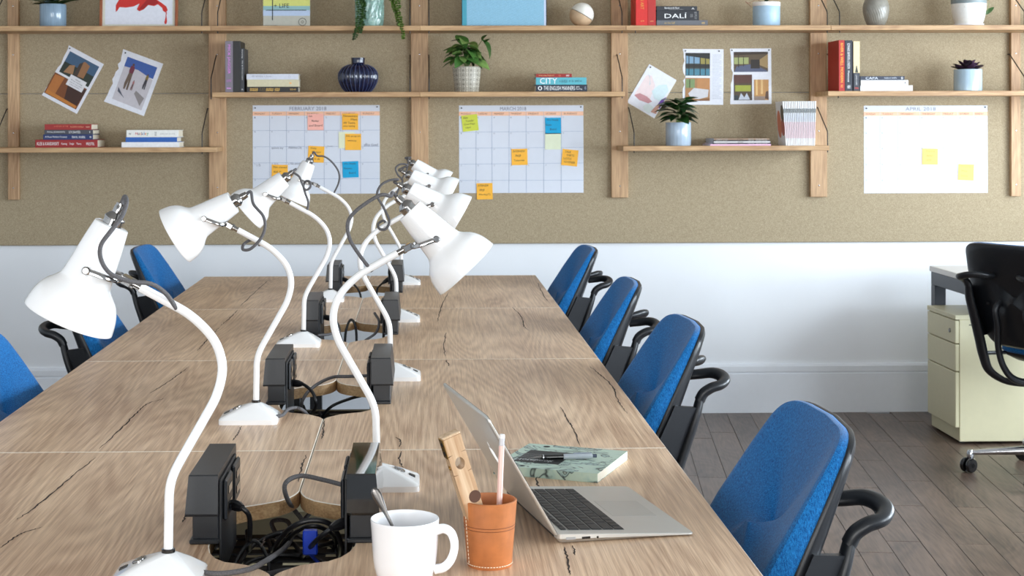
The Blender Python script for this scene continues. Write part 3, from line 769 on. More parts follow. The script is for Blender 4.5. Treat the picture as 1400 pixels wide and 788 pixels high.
# yellow banded book standing face-on ("+ LIFE")
a, b = P(360, VPY, 7.10).x, P(424, VPY, 7.10).x; w = b - a
def py(y): return (35.3 - y) / F_PX * 7.10
t = thing('picture_book', 'face-on book with yellow and blue bands reading LIFE', 'book', (a, 7.10, ZT), (math.radians(-4), 0, 0))
MB().box(0, w, 0, .014, 0, .24, b=.001).build('cover', flat((178, 176, 164)), t, smooth=None)
MB().rect(0, w, py(21), py(13.2), -.0004).build('band', flat((176, 192, 216)), t, smooth=None, fix=False)
MB().rect(0, w, py(13.2), py(7.4), -.0004).build('band', flat((138, 176, 178)), t, smooth=None, fix=False)
MB().rect(0, w, py(7.4), py(-4), -.0004).build('band', flat((204, 206, 116)), t, smooth=None, fix=False)
MB().rect(0, w, py(-4), .2398, -.0004).build('band', flat((90, 96, 92)), t, smooth=None, fix=False)
m = MB(); m.text('+ LIFE', w * .23, w * .555, py(10), py(4.2), -.0009)
m.rect(w * .19, w * .21, py(27), py(-2), -.0009); m.rect(w * .06, w * .92, py(13.8), py(12.8), -.0009)
m.text('DESIGN', w * .04, w * .3, .0004, py(33.8), -.0009)
for r0, r1 in ((.075, .085), (.02, .028)):
    q = 28
    vs = [(w * .84 + w * rr * math.cos(2 * PI * j / q), -.0009, py(29.4) + w * rr * math.sin(2 * PI * j / q)) for rr in (r0, r1) for j in range(q)]
    m.add(vs, [(j, (j + 1) % q, (j + 1) % q + q, j + q) for j in range(q)])
m.build('lettering', flat((38, 42, 44)), t, smooth=None, fix=False)
# blue striped box file
a, b = P(632, VPY, 7.10).x, P(747.8, VPY, 7.10).x; w = b - a
t = thing('box_file', 'light blue striped portfolio standing on the top shelf', 'portfolio', (a, 7.10, ZT), (math.radians(-3), 0, 0))
MB().box(-.001, w + .001, .002, .02, 0, .26, b=.001).build('black_back', flat((24, 30, 40)), t, smooth=None)
MB().box(.001, w - .003, 0, .002, 0, .26).build('front_sheet', flat((148, 194, 216)), t, smooth=None)
MB().rect(.001, .022, 0, .26, -.0004).build('spine_band', flat((66, 152, 172)), t, smooth=None, fix=False)
MB().rect(w - .012, w - .003, 0, .26, -.0004).build('pale_edge', flat((196, 206, 228)), t, smooth=None, fix=False)
m = MB()
for i in range(60):
    z0 = -.08 + i * .0062
    pts = [(.022, z0), (w - .012, z0 + .085), (w - .012, z0 + .0875), (.022, z0 + .0025)]
    if pts[0][1] >= 0.0005 and pts[2][1] <= .2595: m.poly(pts, -.0004)
    elif pts[1][1] > .001 and pts[0][1] < 0:
        f_ = (0.0003 - z0) / .085; xx = .022 + f_ * (w - .034)
        if xx < w - .02: m.poly([(xx, .0003), (w - .012, z0 + .085), (w - .012, z0 + .0875), (xx, .0003 + .0025)], -.0004)
m.build('stripes_print', flat((112, 164, 192)), t, smooth=None, fix=False)
# framed red picture
a, b = P(136.4, VPY, 7.14).x, P(243, VPY, 7.14).x; w = b - a; hh = .42
t = thing('framed_picture', 'wooden framed abstract red painting leaning on the top shelf', 'picture', (a, 7.14, ZT), (math.radians(-5), 0, 0))
fw = .012; FRM = wood('frame_wood', (130, 66, 34), (172, 98, 54), axis=2, bump=0)
for nm, x0, x1, z0, z1 in (('frame_side', 0, fw, 0, hh), ('frame_side', w - fw, w, 0, hh), ('frame_rail', fw, w - fw, hh - fw, hh)):
    MB().box(x0, x1, -.006, .014, z0, z1, b=.001).build(nm, FRM, t, smooth=None)
MB().box(fw, w - fw, -.006, .014, 0, .003).build('frame_rail', FRM, t, smooth=None)
MB().box(fw, w - fw, .002, .012, .003, hh - fw).build('mount', flat((214, 214, 200)), t, smooth=None)
MB().rect(fw + .012, w - fw - .012, .012, hh - .03, .0014).build('art_paper', flat((218, 220, 230)), t, smooth=None, fix=False)
def fx(x): return (x - 136.4) / F_PX * 7.14
def fz(y): return (35.2 - y) / F_PX * 7.14
m = MB()
blob = [(158, 14.5), (160, 13), (163, 8), (172, 8.5), (182, 7), (190, 3), (186.5, 11), (190, 13.6), (196, 11), (202, 5), (210, 6.5), (215, 4), (221, 9), (222, 13), (226, 15.5), (228.5, 12), (226.5, 7), (220, 2), (214, -2), (205, -8), (190, -12), (170, -8), (162, -2), (158, 5)]
m.poly([(fx(x_), fz(y_)) for x_, y_ in blob], .0008)
m.poly([(fx(x_), fz(y_)) for x_, y_ in ((226, 15), (227.6, 15), (226.8, 19), (227.8, 28), (226.8, 31), (225, 31.2), (224, 29), (225.6, 22))], .0008)
m.build('red_brush_shape', flat((196, 40, 34)), t, smooth=None, fix=False)
MB().poly([(fx(x_), fz(y_)) for x_, y_ in ((188, 12.5), (193, 6), (200, -2), (211, -4), (216, 2), (209, 5.5), (203, 4), (196, 10.6))], .0004).build('dark_brush_shape', flat((156, 20, 22)), t, smooth=None, fix=False)

# ------------------------------------------------------------------ papers on the felt
def sheet(name, lab, cat, cx_, cy_, w, h, rot=0, m=None, group=None, y=FELTY, th=.0008):
    c = P(cx_, cy_, y)
    t = thing(name, lab, cat, (c.x, y, c.z), (0, math.radians(rot), 0), group)
    MB().box(-w / 2, w / 2, -th, 0, -h / 2, h / 2).build('paper', m or PAPER, t, smooth=None)
    return t
PIN = mat('black_pin', (36, 36, 40), .35)
def pin(t, x, z):
    MB(Matrix.Translation((x, -.0008, z)) @ Matrix.Rotation(PI / 2, 4, 'X')).lathe([(.0035, 0), (.0035, .003), (.002, .005), (0, .005)], 10).build('pin', PIN, t)
m_px = FELTY / F_PX
def calendar(lab, x0, x1, y0, y1, title, t0, t1, cols, rows, grid, words=()):
    w, h = (x1 - x0) * m_px, (y1 - y0) * m_px
    t = sheet('wall_calendar', lab, 'calendar', (x0 + x1) / 2, (y0 + y1) / 2, w, h, 0)
    X = lambda u: -w / 2 + u * w
    Z = lambda v: h / 2 - v * h
    MB().rect(-w / 2, w / 2, Z(.118), Z(.07), -.0011).build('header_band', flat((246, 196, 164)), t, smooth=None, fix=False)
    m = MB(); lw = .0007
    rnd = random.Random(len(lab))
    for c_ in cols:
        j_ = rnd.uniform(-.003, .003)
        m.poly([(X(c_) - lw, Z(1)), (X(c_) + lw, Z(1)), (X(c_ + j_) + lw, Z(.07)), (X(c_ + j_) - lw, Z(.07))], -.0014)
    for r_ in rows:
        j_ = rnd.uniform(-.012, .002)
        m.poly([(X(0), Z(r_) - lw), (X(1), Z(r_ + j_) - lw), (X(1), Z(r_ + j_) + lw), (X(0), Z(r_) + lw)], -.0014)
    m.build('ruled_grid', flat(grid), t, smooth=None, fix=False)
    m = MB(); m.text(title, X(t0), X(t1), Z(.058), Z(.018), -.0014)
    cc = [0] + list(cols) + [1]
    for i, d in enumerate(('MONDAY', 'TUESDAY', 'WEDNESDAY', 'THURSDAY', 'FRIDAY', 'SATURDAY', 'SUNDAY')):
        cw = cc[i + 1] - cc[i]
        MB().text(d, X(cc[i] + cw * .12), X(cc[i] + cw * .72), Z(.105), Z(.085), -.0017).build('weekday_lettering', flat((150, 110, 96)), t, smooth=None, fix=False)
    for s, a0, a1, b0, b1 in words: m.text(s, X(a0), X(a1), Z(b1), Z(b0), -.0014)
    k = 1
    for r_ in [.125] + list(rows):
        for c_ in cc[:-1]:
            if k < 31: m.text(str(k), X(c_ + .012), X(c_ + .022), Z(r_ + .022), Z(r_ + .006), -.0014)
            k += 1
    m.build('pencil_lettering', flat((128, 134, 150)), t, smooth=None, fix=False)
    pin(t, X(.02), Z(.03)); pin(t, X(.98), Z(.02))
    return t
calendar('handwritten February 2018 wall calendar with orange, pink and blue notes', 346, 519, 144, 265, 'FEBRUARY 2018', .29, .58, (.135, .265, .405, .562, .69, .848), (.285, .468, .65, .83), (150, 164, 190),
         [('parent day', .155, .24, .467, .50), ('Valentines Day', .285, .385, .462, .50), ('Away', .585, .63, .455, .475), ('office closed', .875, .985, .43, .465), ('1/5', .03, .06, .66, .69), ('5/2', .17, .2, .65, .68), ('No events', .295, .385, .645, .67)])
calendar('handwritten March 2018 wall calendar in the middle of the wall', 627.5, 798, 144, 264, 'MARCH 2018', .33, .54, (.135, .265, .4, .54, .68, .82), (.305, .487, .67, .855), (150, 168, 194))
calendar('handwritten April 2018 wall calendar at the right, nearly empty', 1180, 1351.5, 144, 264.5, 'APRIL 2018', .335, .58, (.13, .275, .45, .625, .76, .885), (.30, .475, .66, .84), (196, 208, 226))
INK = (52, 44, 46)
def note(lab, cx_, cy_, col, lines, rot=0, s=.076, ink=INK, y=FELTY - .0022):
    t = sheet('sticky_note', lab, 'sticky note', cx_, cy_, s, s * 1.02, rot, mat('note_%02x%02x%02x' % col, col, .7, var=.03), 'sticky notes on the calendars', y=y, th=.0006)
    m = MB(); n = max(1, len(lines))
    for i, (st, a0, a1) in enumerate(lines):
        z1 = s * .42 - i * s * .85 / max(3, n); m.text(st, -s / 2 + a0 * s, -s / 2 + a1 * s, z1 - s * .13, z1, -.0009)
    if lines: m.build('handwriting', flat(ink), t, smooth=None, fix=False)
    return t
def fb(x, y): return 340 + x / 5.968, 138 + y / 5.968
def mr(x, y): return 620 + x / 5.751, 138 + y / 5.751
def ap(x, y): return 1175 + x / 5.968, 138 + y / 5.968
OR, BL_, PK, LM, PALEG = (252, 186, 62), (8, 164, 214), (250, 186, 172), (206, 214, 74), (228, 232, 200)
note('pink sticky note at the top of the February calendar', *fb(546, 173), PK, [('Daily', .08, .3), ('Monitor', .25, .7), ('and Board', .08, .92)])
note('orange sticky note under the Saturday heading of the February calendar', *fb(828, 170), OR, [('Filmmakers', .08, .95), ('Meet', .55, .95), ('AR Teams', .08, .8), ('wine tasting', .06, .8)])
note('pale green sticky note half hidden under an orange one, February calendar', *fb(800, 320), PALEG, [], y=FELTY - .002)
note('orange sticky note overlapping a pale green one on the February calendar', *fb(852, 335), OR, [('Film program', .06, .95), ('workshop', .15, .7)], y=FELTY - .0032)
note('tilted orange sticky note behind the chrome lamp socket, February calendar', *fb(550, 436), OR, [('Daily', .15, .5), ('Monitor', .25, .8), ('And', .15, .4), ('Board ok', .1, .75)], 3)
note('orange sticky note half hidden by a lampshade, lower left of February calendar', *fb(253, 588), OR, [('Film crewed', .1, .95), ('out at', .12, .6)], 1)
note('small slip of an orange sticky note peeking out between two lampshades', *fb(318, 645), OR, [], 0, y=FELTY - .0028)
note('blue sticky note on the February calendar', *fb(831, 560), BL_, [('We Reply', .1, .85), ('Notes,', .1, .6), ('Board', .4, .8)], -2)
note('lime green sticky note at the top left of the March calendar', *mr(130, 174), LM, [('Alex', .1, .4), ('Transfer', .25, .75), ('Chair/Page', .1, .8), ('Upd', .2, .5)], -6)
note('blue sticky note at the top of the March calendar', *mr(783, 196), BL_, [('We Reply', .1, .85), ('Notes', .05, .4), ('Board', .3, .7)], -1)
note('pale yellow blank sticky note below the blue one, March calendar', *mr(783, 318), (226, 234, 206), [], 0)
note('orange sticky note in the centre of the March calendar', *mr(519, 441), OR, [('INTERVIEW', .1, .85), ('PREP', .25, .6), ('Tomorrow', .15, .8)], -1)
note('tilted orange sticky note at the right side of the March calendar', *mr(915, 447), OR, [('TALK', .15, .55), ('PARTS', .3, .75), ('LLOYDS', .1, .6), ('NOVEMBER', .15, .85)], 6)
note('orange sticky note hanging off the bottom edge of the March calendar', *mr(245, 711), OR, [('INTERVIEW', .1, .75), ('PREP', .2, .5), ('Monday(T)', .15, .85)], -1)
note('left one of the two orange sticky notes on the April calendar', *ap(576, 455), (255, 206, 116), [('Invoice', .25, .8), ('dates', .25, .7), ('sent', .25, .6)], 1, ink=(190, 150, 90))
note('right one of the two orange sticky notes on the April calendar', *ap(870, 583), (255, 206, 116), [('Monthly', .15, .8), ('Pay', .2, .6), ('dates', .15, .6)], 2, ink=(190, 150, 90))

def page(name, lab, cx_, cy_, wpx, hpx, rot, prints, pins, torn=False):
    w, h = wpx * m_px, hpx * m_px
    c = P(cx_, cy_, FELTY)
    t = thing(name, lab, 'print', (c.x, FELTY, c.z), (0, math.radians(rot), 0), 'magazine pages pinned to the felt')
    out = [(.5, .5), (.5, -.5), (-.5, -.5)]
    if torn:
        rnd = random.Random(int(cx_))
        out += [(-.5 + .03 * rnd.random() + (.05 * math.sin(3 * v) ** 2 if rnd.random() > .6 else 0), -.5 + v) for v in [i / 14 for i in range(1, 14)]]
    out += [(-.5, .5)]
    MB().prism([(a * w, b * h) for a, b in out], -.0008, 0).build('paper', flat((228, 230, 238)), t, smooth=None)
    for i, (nm, col, pts) in enumerate(prints):
        MB().poly([((a - .5) * w, (.5 - b) * h) for a, b in pts], -.0010 - .00015 * i).build(nm, flat(col), t, smooth=None, fix=False)
    for a, b in pins: pin(t, (a - .5) * w, (.5 - b) * h)
    return t, w, h
R_ = lambda a, b, c, d: [(a, b), (a, d), (c, d), (c, b)]
t, w, h = page('magazine_page', 'tilted torn page with a brick tower over wooden chairs photo', 99.6, 108.9, 54, 77, 28.5,
     [('sky_print', (62, 92, 122), R_(.1, .08, .93, .3)), ('landscape_print', (38, 48, 40), R_(.1, .28, .93, .5)), ('tower_print', (150, 106, 70), [(.46, .42), (.46, .2), (.56, .12), (.72, .15), (.72, .4)]), ('tower_shade_print', (66, 52, 44), [(.46, .42), (.46, .2), (.53, .14), (.56, .42)]),
      ('rock_print', (160, 120, 84), [(.2, .46), (.26, .3), (.38, .26), (.44, .42)]), ('gap_print', (226, 228, 232), R_(.03, .49, .93, .53)), ('wood_print', (118, 66, 30), R_(.02, .53, .93, .94)), ('wood_shade_print', (60, 32, 22), [(.45, .6), (.55, .9), (.9, .92), (.93, .55)]), ('wood_light_print', (178, 110, 52), [(.05, .56), (.3, .54), (.28, .9), (.05, .93)]), ('wood_rail_print', (190, 120, 50), [(.05, .86), (.9, .88), (.9, .93), (.05, .93)]),
      ('caption_card_print', (226, 226, 230), R_(.4, .43, .85, .63))], [(.06, .04)], True)
m = MB(); X = lambda u: (u - .5) * w; Z = lambda v: (.5 - v) * h
m.text('House', X(.56), X(.7), Z(.485), Z(.46), -.0032); m.text('Fine Living', X(.47), X(.78), Z(.53), Z(.5), -.0032); m.text('with an open view', X(.45), X(.8), Z(.565), Z(.545), -.0032); m.text('of the old town', X(.48), X(.76), Z(.6), Z(.58), -.0032)
m.build('lettering', flat((90, 90, 100)), t, smooth=None, fix=False)
def fig(cx_, top, sc, shirt, legs):     # small printed figure: head, torso, legs
    q = lambda a, b: (cx_ + a * sc, top + b * sc * .75)
    return [('head_print', (84, 58, 48), [q(-.06, 0), q(-.08, .1), q(-.03, .17), q(.05, .17), q(.09, .08), q(.05, 0)]),
            ('shirt_print', shirt, [q(-.12, .18), q(-.16, .5), q(-.12, .72), q(.16, .72), q(.18, .4), q(.12, .18)]),
            ('trouser_print', legs, [q(-.12, .7), q(-.18, 1.5), q(-.12, 1.9), q(-.02, 1.9), q(.04, 1.2), q(.08, 1.9), q(.2, 1.9), q(.16, .7)])]
page('magazine_page', 'tilted torn page with skaters on a white slope under blue sky', 182.6, 113, 57.8, 76, 20.3,
     [('sky_print', (58, 92, 164), R_(.16, .1, .9, .32)), ('slope_print', (198, 194, 200), [(.16, .28), (.5, .26), (.9, .34), (.9, .92), (.16, .9)]), ('ramp_print', (140, 134, 134), [(.62, .62), (.86, .7), (.82, .86), (.6, .68)]), ('kerb_print', (74, 80, 96), [(.2, .66), (.33, .76), (.42, .82), (.22, .74)])]
     + fig(.36, .18, .34, (112, 44, 62), (106, 88, 74)) + fig(.76, .27, .2, (130, 110, 60), (60, 56, 66)) + fig(.5, .46, .13, (170, 110, 110), (120, 90, 90)), [(.08, .05)], True)
t, w, h = page('brochure', 'tilted white brochure with soft pink and blue watercolour shapes', 891, 124.6, 43.4, 60.5, 30.6,
     [('pink_wash', (232, 214, 214), [(.08, .75), (.1, .25), (.25, .2), (.5, .35), (.6, .75), (.4, .8)]), ('rose_wash', (196, 142, 146), [(.08, .78), (.2, .68), (.45, .66), (.68, .7), (.6, .78), (.3, .82)]), ('blue_wash', (206, 224, 228), [(.5, .5), (.6, .3), (.8, .2), (.96, .3), (.9, .6), (.7, .62)]), ('fold_print', (206, 210, 214), [(.12, .2), (.2, .22), (.36, .38), (.34, .42), (.25, .28)]), ('violet_wash', (112, 72, 160), [(.86, .78), (.9, .55), (1, .45), (1, .75)]), ('tan_wash', (196, 150, 132), [(.8, .92), (.86, .72), (.95, .66), (.98, .9)]), ('seafoam_wash', (216, 226, 224), [(.5, .9), (.6, .78), (.82, .8), (.78, .97), (.6, .97)])], [(.08, .05)])
MB().box(-w / 2 + .004, w / 2 + .002, .0001, .0012, -h / 2 - .002, h / 2 - .004).build('back_sheet', flat((214, 206, 190)), t, smooth=None)
t.location.y -= .0013
t, w, h = page('magazine_page', 'upright page with two interior photos and a text column', 961, 105.2, 56.4, 76.4, .5,
     [('photo_print', (72, 84, 84), R_(.07, .07, .67, .48)), ('view_print', (126, 160, 186), R_(.09, .12, .42, .26)), ('view_print', (148, 138, 74), R_(.42, .14, .66, .32)), ('water_print', (72, 128, 148), R_(.09, .36, .66, .47)), ('ceiling_print', (40, 42, 40), [(.07, .07), (.07, .12), (.67, .18), (.67, .07)]), ('rail_print', (46, 44, 40), R_(.07, .27, .67, .34)),
      ('mullion_print', (36, 36, 34), R_(.27, .12, .29, .47)), ('mullion_print', (36, 36, 34), R_(.42, .13, .44, .47)), ('mullion_print', (36, 36, 34), R_(.55, .14, .57, .47)), ('mullion_print', (36, 36, 34), R_(.15, .12, .165, .47)),
      ('photo_print', (168, 124, 82), R_(.07, .52, .67, .93)), ('window_print', (122, 144, 96), R_(.08, .54, .3, .7)), ('wall_print', (186, 132, 84), R_(.36, .53, .67, .72)), ('bed_print', (206, 204, 208), [(.14, .8), (.28, .7), (.64, .73), (.62, .86), (.4, .9), (.2, .88)]), ('floor_print', (134, 92, 58), [(.07, .86), (.3, .92), (.66, .88), (.66, .93), (.07, .93)]),
      ('bar_print', (60, 50, 40), R_(.17, .54, .185, .7))] + [('text_line_print', (192, 196, 206), R_(.73, .1 + .027 * i, .95 - .05 * (i % 4 == 3), .108 + .027 * i)) for i in range(30)], [(.07, .035), (.89, .035)], True)
t, w, h = page('magazine_page', 'upright page with three photos of a timber pavilion', 1026.3, 104.4, 57, 76.4, -.3,
     [('photo_print', (92, 76, 56), R_(.09, .06, .92, .42)), ('view_print', (160, 168, 110), R_(.1, .16, .45, .28)), ('wall_print', (158, 132, 88), [(.72, .2), (.92, .1), (.92, .36), (.72, .3)]), ('floor_print', (86, 92, 118), [(.1, .42), (.16, .32), (.55, .28), (.9, .4), (.9, .42)]), ('dark_print', (46, 38, 32), R_(.5, .2, .72, .36)), ('beam_print', (60, 46, 34), [(.09, .06), (.09, .12), (.92, .1), (.92, .06)]),
      ('post_print', (40, 36, 30), R_(.2, .12, .215, .34)), ('post_print', (40, 36, 30), R_(.32, .14, .335, .32)),
      ('photo_print', (78, 62, 44), R_(.09, .47, .53, .93)), ('roof_print', (86, 52, 42), R_(.09, .47, .53, .62)), ('garden_print', (156, 162, 60), R_(.12, .66, .5, .77)), ('table_print', (196, 204, 216), [(.2, .92), (.26, .8), (.34, .88), (.4, .8), (.48, .92)]), ('ground_print', (50, 58, 62), R_(.09, .84, .2, .93)),
      ('photo_print', (190, 142, 86), R_(.58, .56, .93, .93)), ('light_print', (226, 190, 130), R_(.62, .56, .66, .84)), ('light_print', (220, 182, 124), R_(.74, .56, .79, .82)), ('figure_print', (92, 66, 50), [(.84, .9), (.86, .78), (.92, .76), (.93, .92)]), ('floor_print', (150, 132, 120), R_(.58, .86, .84, .93))], [(.05, .03), (.945, .03)], True)

# ------------------------------------------------------------------ bench desks
TZ = .73; XS = -.2185; XL, XR = -.936, .498
YB = [1.918, 3.108, 4.298, 5.488, 6.668]
HY = [2.508, 3.703, 4.893, 6.078]
NOTCH = [(0, .260), (.003, .243), (.007, .228), (.013, .212), (.030, .187), (.058, .166), (.085, .150), (.103, .130), (.113, .100), (.116, .050), (.116, -.050), (.113, -.100), (.106, -.136), (.094, -.165), (.077, -.186), (.058, -.194), (.035, -.207), (.013, -.234), (.005, -.247), (0, -.262)]
names_row = ['nearest', 'second', 'third', 'farthest']
CRACKM = mat('dark_wood_crack', (58, 44, 36), .8, var=.3, scale=300)
def desk(i, side):
    y0, y1, hy = YB[i] + .0007, YB[i + 1] - .0007, HY[i]
    s = -1 if side == 'left' else 1
    xo = XL if s < 0 else XR; xi = XS + s * .0007
    ox, oy = (xo + xi) / 2, (y0 + y1) / 2
    lab = '%s desk of the %s row, %s' % ({0: 'nearest oak', 1: 'second nearest oak', 2: 'third oak', 3: 'farthest oak'}[i], side, ['under the white mug side' if False else 'at the front of the bench', 'behind the front desk', 'with the small far cut-out', 'at the end by the wall'][i])
    t = thing('desk', lab, 'desk', (ox, oy, 0), group='bench desks')
    pts = [(xo - ox, y0 - oy), (xi - ox, y0 - oy)]
    pts += [(xi + s * a - ox, hy + b - oy) for a, b in reversed(NOTCH)]
    pts += [(xi - ox, y1 - oy), (xo - ox, y1 - oy)]
    bm = bmesh.new()
    vs = [bm.verts.new((a, b, TZ - .027)) for a, b in pts]
    f = bm.faces.new(vs)
    ex = bmesh.ops.extrude_face_region(bm, geom=[f])
    tv = [v for v in ex['geom'] if isinstance(v, bmesh.types.BMVert)]
    for v in tv: v.co.z = TZ
    bm.normal_update()
    for ff in bm.faces: ff.material_index = 0 if abs(ff.normal.z) > .5 else 1
    tes = [e_ for e_ in bm.edges if all(v.co.z > TZ - .001 for v in e_.verts)]
    bmesh.ops.bevel(bm, geom=tes, offset=.0015, segments=1, affect='EDGES', material=2)
    bmesh.ops.recalc_face_normals(bm, faces=bm.faces[:])
    me = bpy.data.meshes.new('desktop'); bm.to_mesh(me); bm.free()
    for m_ in (DESK, EDGE, PALE): me.materials.append(m_)
    o = bpy.data.objects.new('desktop', me); COL.objects.link(o); o.parent = t
    for yy in (y0 + .06, y1 - .06):
        m = MB(); xx = xo - s * .46 - ox
        m.box(min(xx, xx - s * .05), max(xx, xx - s * .05), yy - oy - .025, yy - oy + .025, 0, TZ - .067, b=.002)
        m.build('leg', SOOT, t, smooth=None)
        xa_, xb_ = sorted((xx, xi - s * -.14 - ox))
        MB().box(xa_, xb_, yy - oy - .02, yy - oy + .02, TZ - .067, TZ - .027, b=.002).build('cross_rail', SOOT, t, smooth=None)
    return t
desks = {}
for i in range(4):
    for sd in ('left', 'right'): desks[(i, sd)] = desk(i, sd)
def crack(pts, wpx=.0016):
    pts = [PT(x, y, TZ) for x, y in pts]
    mid = sum(pts, Vector()) / len(pts)
    row = max(0, min(3, next((j for j in range(4) if YB[j] <= mid.y < YB[j + 1]), 3)))
    t = desks[(row, 'left' if mid.x < XS else 'right')]
    pp = catmull(pts, 9); rnd = random.Random(int(abs(pts[0].x) * 1e4)); n = len(pp); A, B = [], []
    for i, p in enumerate(pp):
        d = (pp[min(i + 1, n - 1)] - pp[max(i - 1, 0)]).normalized(); sd = Vector((d.y, -d.x, 0))
        u = i / (n - 1); w = wpx * (math.sin(PI * min(1, max(0, u))) ** .5) * (.45 + .8 * rnd.random()) + .0002
        j = sd * rnd.uniform(-.0018, .0018) * (0 if i in (0, n - 1) else 1)
        q = p - t.location + j; q.z = TZ
        A.append(q + sd * w); B.append(q - sd * w)
    vs = []
    for a_, b_ in zip(A, B):
        vs += [a_ + Vector((0, 0, .0003)), b_ + Vector((0, 0, .0003))]
    MB().add(vs, [(2 * i, 2 * i + 1, 2 * i + 3, 2 * i + 2) for i in range(n - 1)]).build('wood_crack', CRACKM, t, smooth=None, fix=False)
for c_ in ([(23, 711), (44, 697), (66, 679), (98.6, 651.6), (131, 626)], [(135, 615), (161, 591), (182.7, 569), (201, 553), (226.5, 544.6)], [(204.6, 538), (223, 527), (241, 514.6), (258, 502)],
           [(0, 750), (22, 734), (34, 728), (58, 721)], [(766, 556.6), (775, 573), (784.5, 587.7), (793.6, 611)], [(804.6, 500), (823, 514.6), (837.5, 529), (844.8, 547.5), (857.6, 566)],
           [(771.7, 748), (777, 770), (779, 787)], [(783, 746), (786, 760)], [(731.5, 651.6), (738, 672)], [(613, 399), (602.8, 422.5), (598, 440)], [(610, 454.7), (607, 472), (608.6, 488)], [(609, 492), (614.5, 501)],
           [(367, 383), (345, 403), (328, 419)], [(326, 424), (312, 437), (301, 446)], [(300, 448), (287, 461), (278, 471), (270, 480)], [(330, 583), (325, 593), (318, 603)], [(443, 575), (442, 590), (440, 601)], [(540, 598), (548, 604), (546, 612)],
           [(700, 420), (712, 432), (716, 445), (722, 452)], [(735, 387), (742, 402), (749, 412)], [(419, 622), (413, 638), (408, 660)], [(362, 735), (360, 742), (357, 749)], [(648, 580), (656, 588)], [(548, 617), (546, 630), (552, 640)], [(470, 405), (462, 415)], [(250, 715), (253, 706)]):
    crack(c_)

# ------------------------------------------------------------------ power modules, trays, cables
modlab = {(0, -1): 'matt black power module beside the front cut-out, left side', (0, 1): 'glossy black power module beside the front cut-out, behind the mug',
          (1, -1): 'black power module left of the second cut-out', (1, 1): 'black power module right of the second cut-out',
          (2, -1): 'black power module left of the third cut-out', (2, 1): 'black power module right of the third cut-out',
          (3, -1): 'small black power module left of the farthest cut-out', (3, 1): 'small black power module right of the farthest cut-out'}
def power_module(i, s):
    hy = HY[i]
    x = XS + s * .1235
    t = thing('power_module', modlab[(i, s)], 'power socket', (x, hy + .030, TZ), group='power modules on the desks')
    body = BLACKG if (i, s) == (0, 1) else BLACKP
    hw, y0, y1 = .0225, -.118, .118
    # lower body standing on the desk and reaching down into the cut-out on the inner side
    MB().box(-hw + .004, hw, y0 + .006, y1 - .006, .006, .05, b=.0015).build('lower_body', BLACKP, t, smooth=None)
    MB().box(-hw, hw + .001, y0 - .002, y1 + .002, 0, .007, b=.0015).build('foot_plate', BLACKP, t, smooth=None)
    # hood: leaning box wider at the bottom on the outer side
    m = MB(); o_ = s
    xin, xo_t, xo_b = -s * hw, s * hw, s * (hw + .007)
    ring = lambda xo, z, g: [(xin, y0 - g, z), (xo, y0 - g, z), (xo, y1 + g, z), (xin, y1 + g, z)]
    m.loft([ring(xo_b, .044, .003), ring(xo_b - s * .0005, .048, .004), ring(xo_t + s * .001, .107, .001), ring(xo_t, .109, 0)])
    m.build('hood', body, t, smooth=None)
    # inner plate hanging into the cut-out with socket blocks
    MB().box(min(-s * hw, -s * (hw + .004)), max(-s * hw, -s * (hw + .004)), y0 + .01, y1 - .028, -.055, .098, b=.001).build('socket_plate', SOOT, t, smooth=None)
    xa_ = -s * (hw + .004); xb_ = -s * (hw + .011)
    for yy in (-.055, .05):
        b_ = MB().box(min(xa_, xb_), max(xa_, xb_), yy - .038, yy + .038, .03, .094, b=.003).build('socket_block', BLACKP, t, smooth=None)
        for dz in (.05, .075):
            MB().box(min(xb_, xb_ - s * .0012), max(xb_, xb_ - s * .0012), yy - .02, yy + .02, dz - .006, dz + .006).build('socket_slot', BLACKG, b_, smooth=None)
    return t
for i in range(4):
    for s in (-1, 1): power_module(i, s)
ordn = ['front', 'second', 'third', 'farthest']
def cable_tray(i):
    hy = HY[i]
    t = thing('cable_tray', 'black slotted cable tray under the %s desk cut-out' % ordn[i], 'cable tray', (XS, hy, TZ - .027), group='cable trays under the cut-outs')
    z = -.060
    m = MB()
    for s in (-1, 1):
        MB().box(s * .152 - .0015, s * .152 + .0015, -.27, .27, z, 0).build('side', SOOT, t, smooth=None)
    for k in range(12):
        y = -.268 + k * .0488
        MB().box(-.15, .15, y - .012, y + .012, z, z + .003).build('slat', SOOT, t, smooth=None)
    for x in (-.1, -.03, .04, .11):
        MB().box(x - .012, x + .012, -.27, .27, z - .003, z - .0002).build('spine', SOOT, t, smooth=None)
    return t
for i in range(4): cable_tray(i)
def W(x, y, z): return PT(x, y, z)
def cable(lab, path, r=.003, m=None, n=8, group='cables in the desk cut-outs', name='cable', plug=None):
    pp = catmull(path, n)
    for p_ in pp: p_.z = max(p_.z, TZ - .027 - .056 + r)
    o = bpy.data.objects.new(name, None); COL.objects.link(o); o.location = pp[0]; tag(o, lab, 'cable', group)
    q = [p - pp[0] for p in pp]
    MB().tube(q, r, 8).build('sheath', m or CABLE, o, smooth=60)
    if plug:
        d = (q[1] - q[0]).normalized()
        MB().tube([q[0] - d * .006, q[0] + d * .004, q[0] + d * .018, q[0] + d * .03], [r * 2.1, r * 2.3, r * 2.1, r * 1.2], 8).build('plug', CABLE, o)
    return o
zt = TZ - .142
cx0, cy0 = XS, HY[0]
V = Vector
cable('black cable plugged into the left front power module, dropping into the cut-out', [W(317, 690, .768), W(331, 695, .767), W(341, 708, .75), W(341, 740, .70), W(338, 765, .60)], .0042, plug=True)
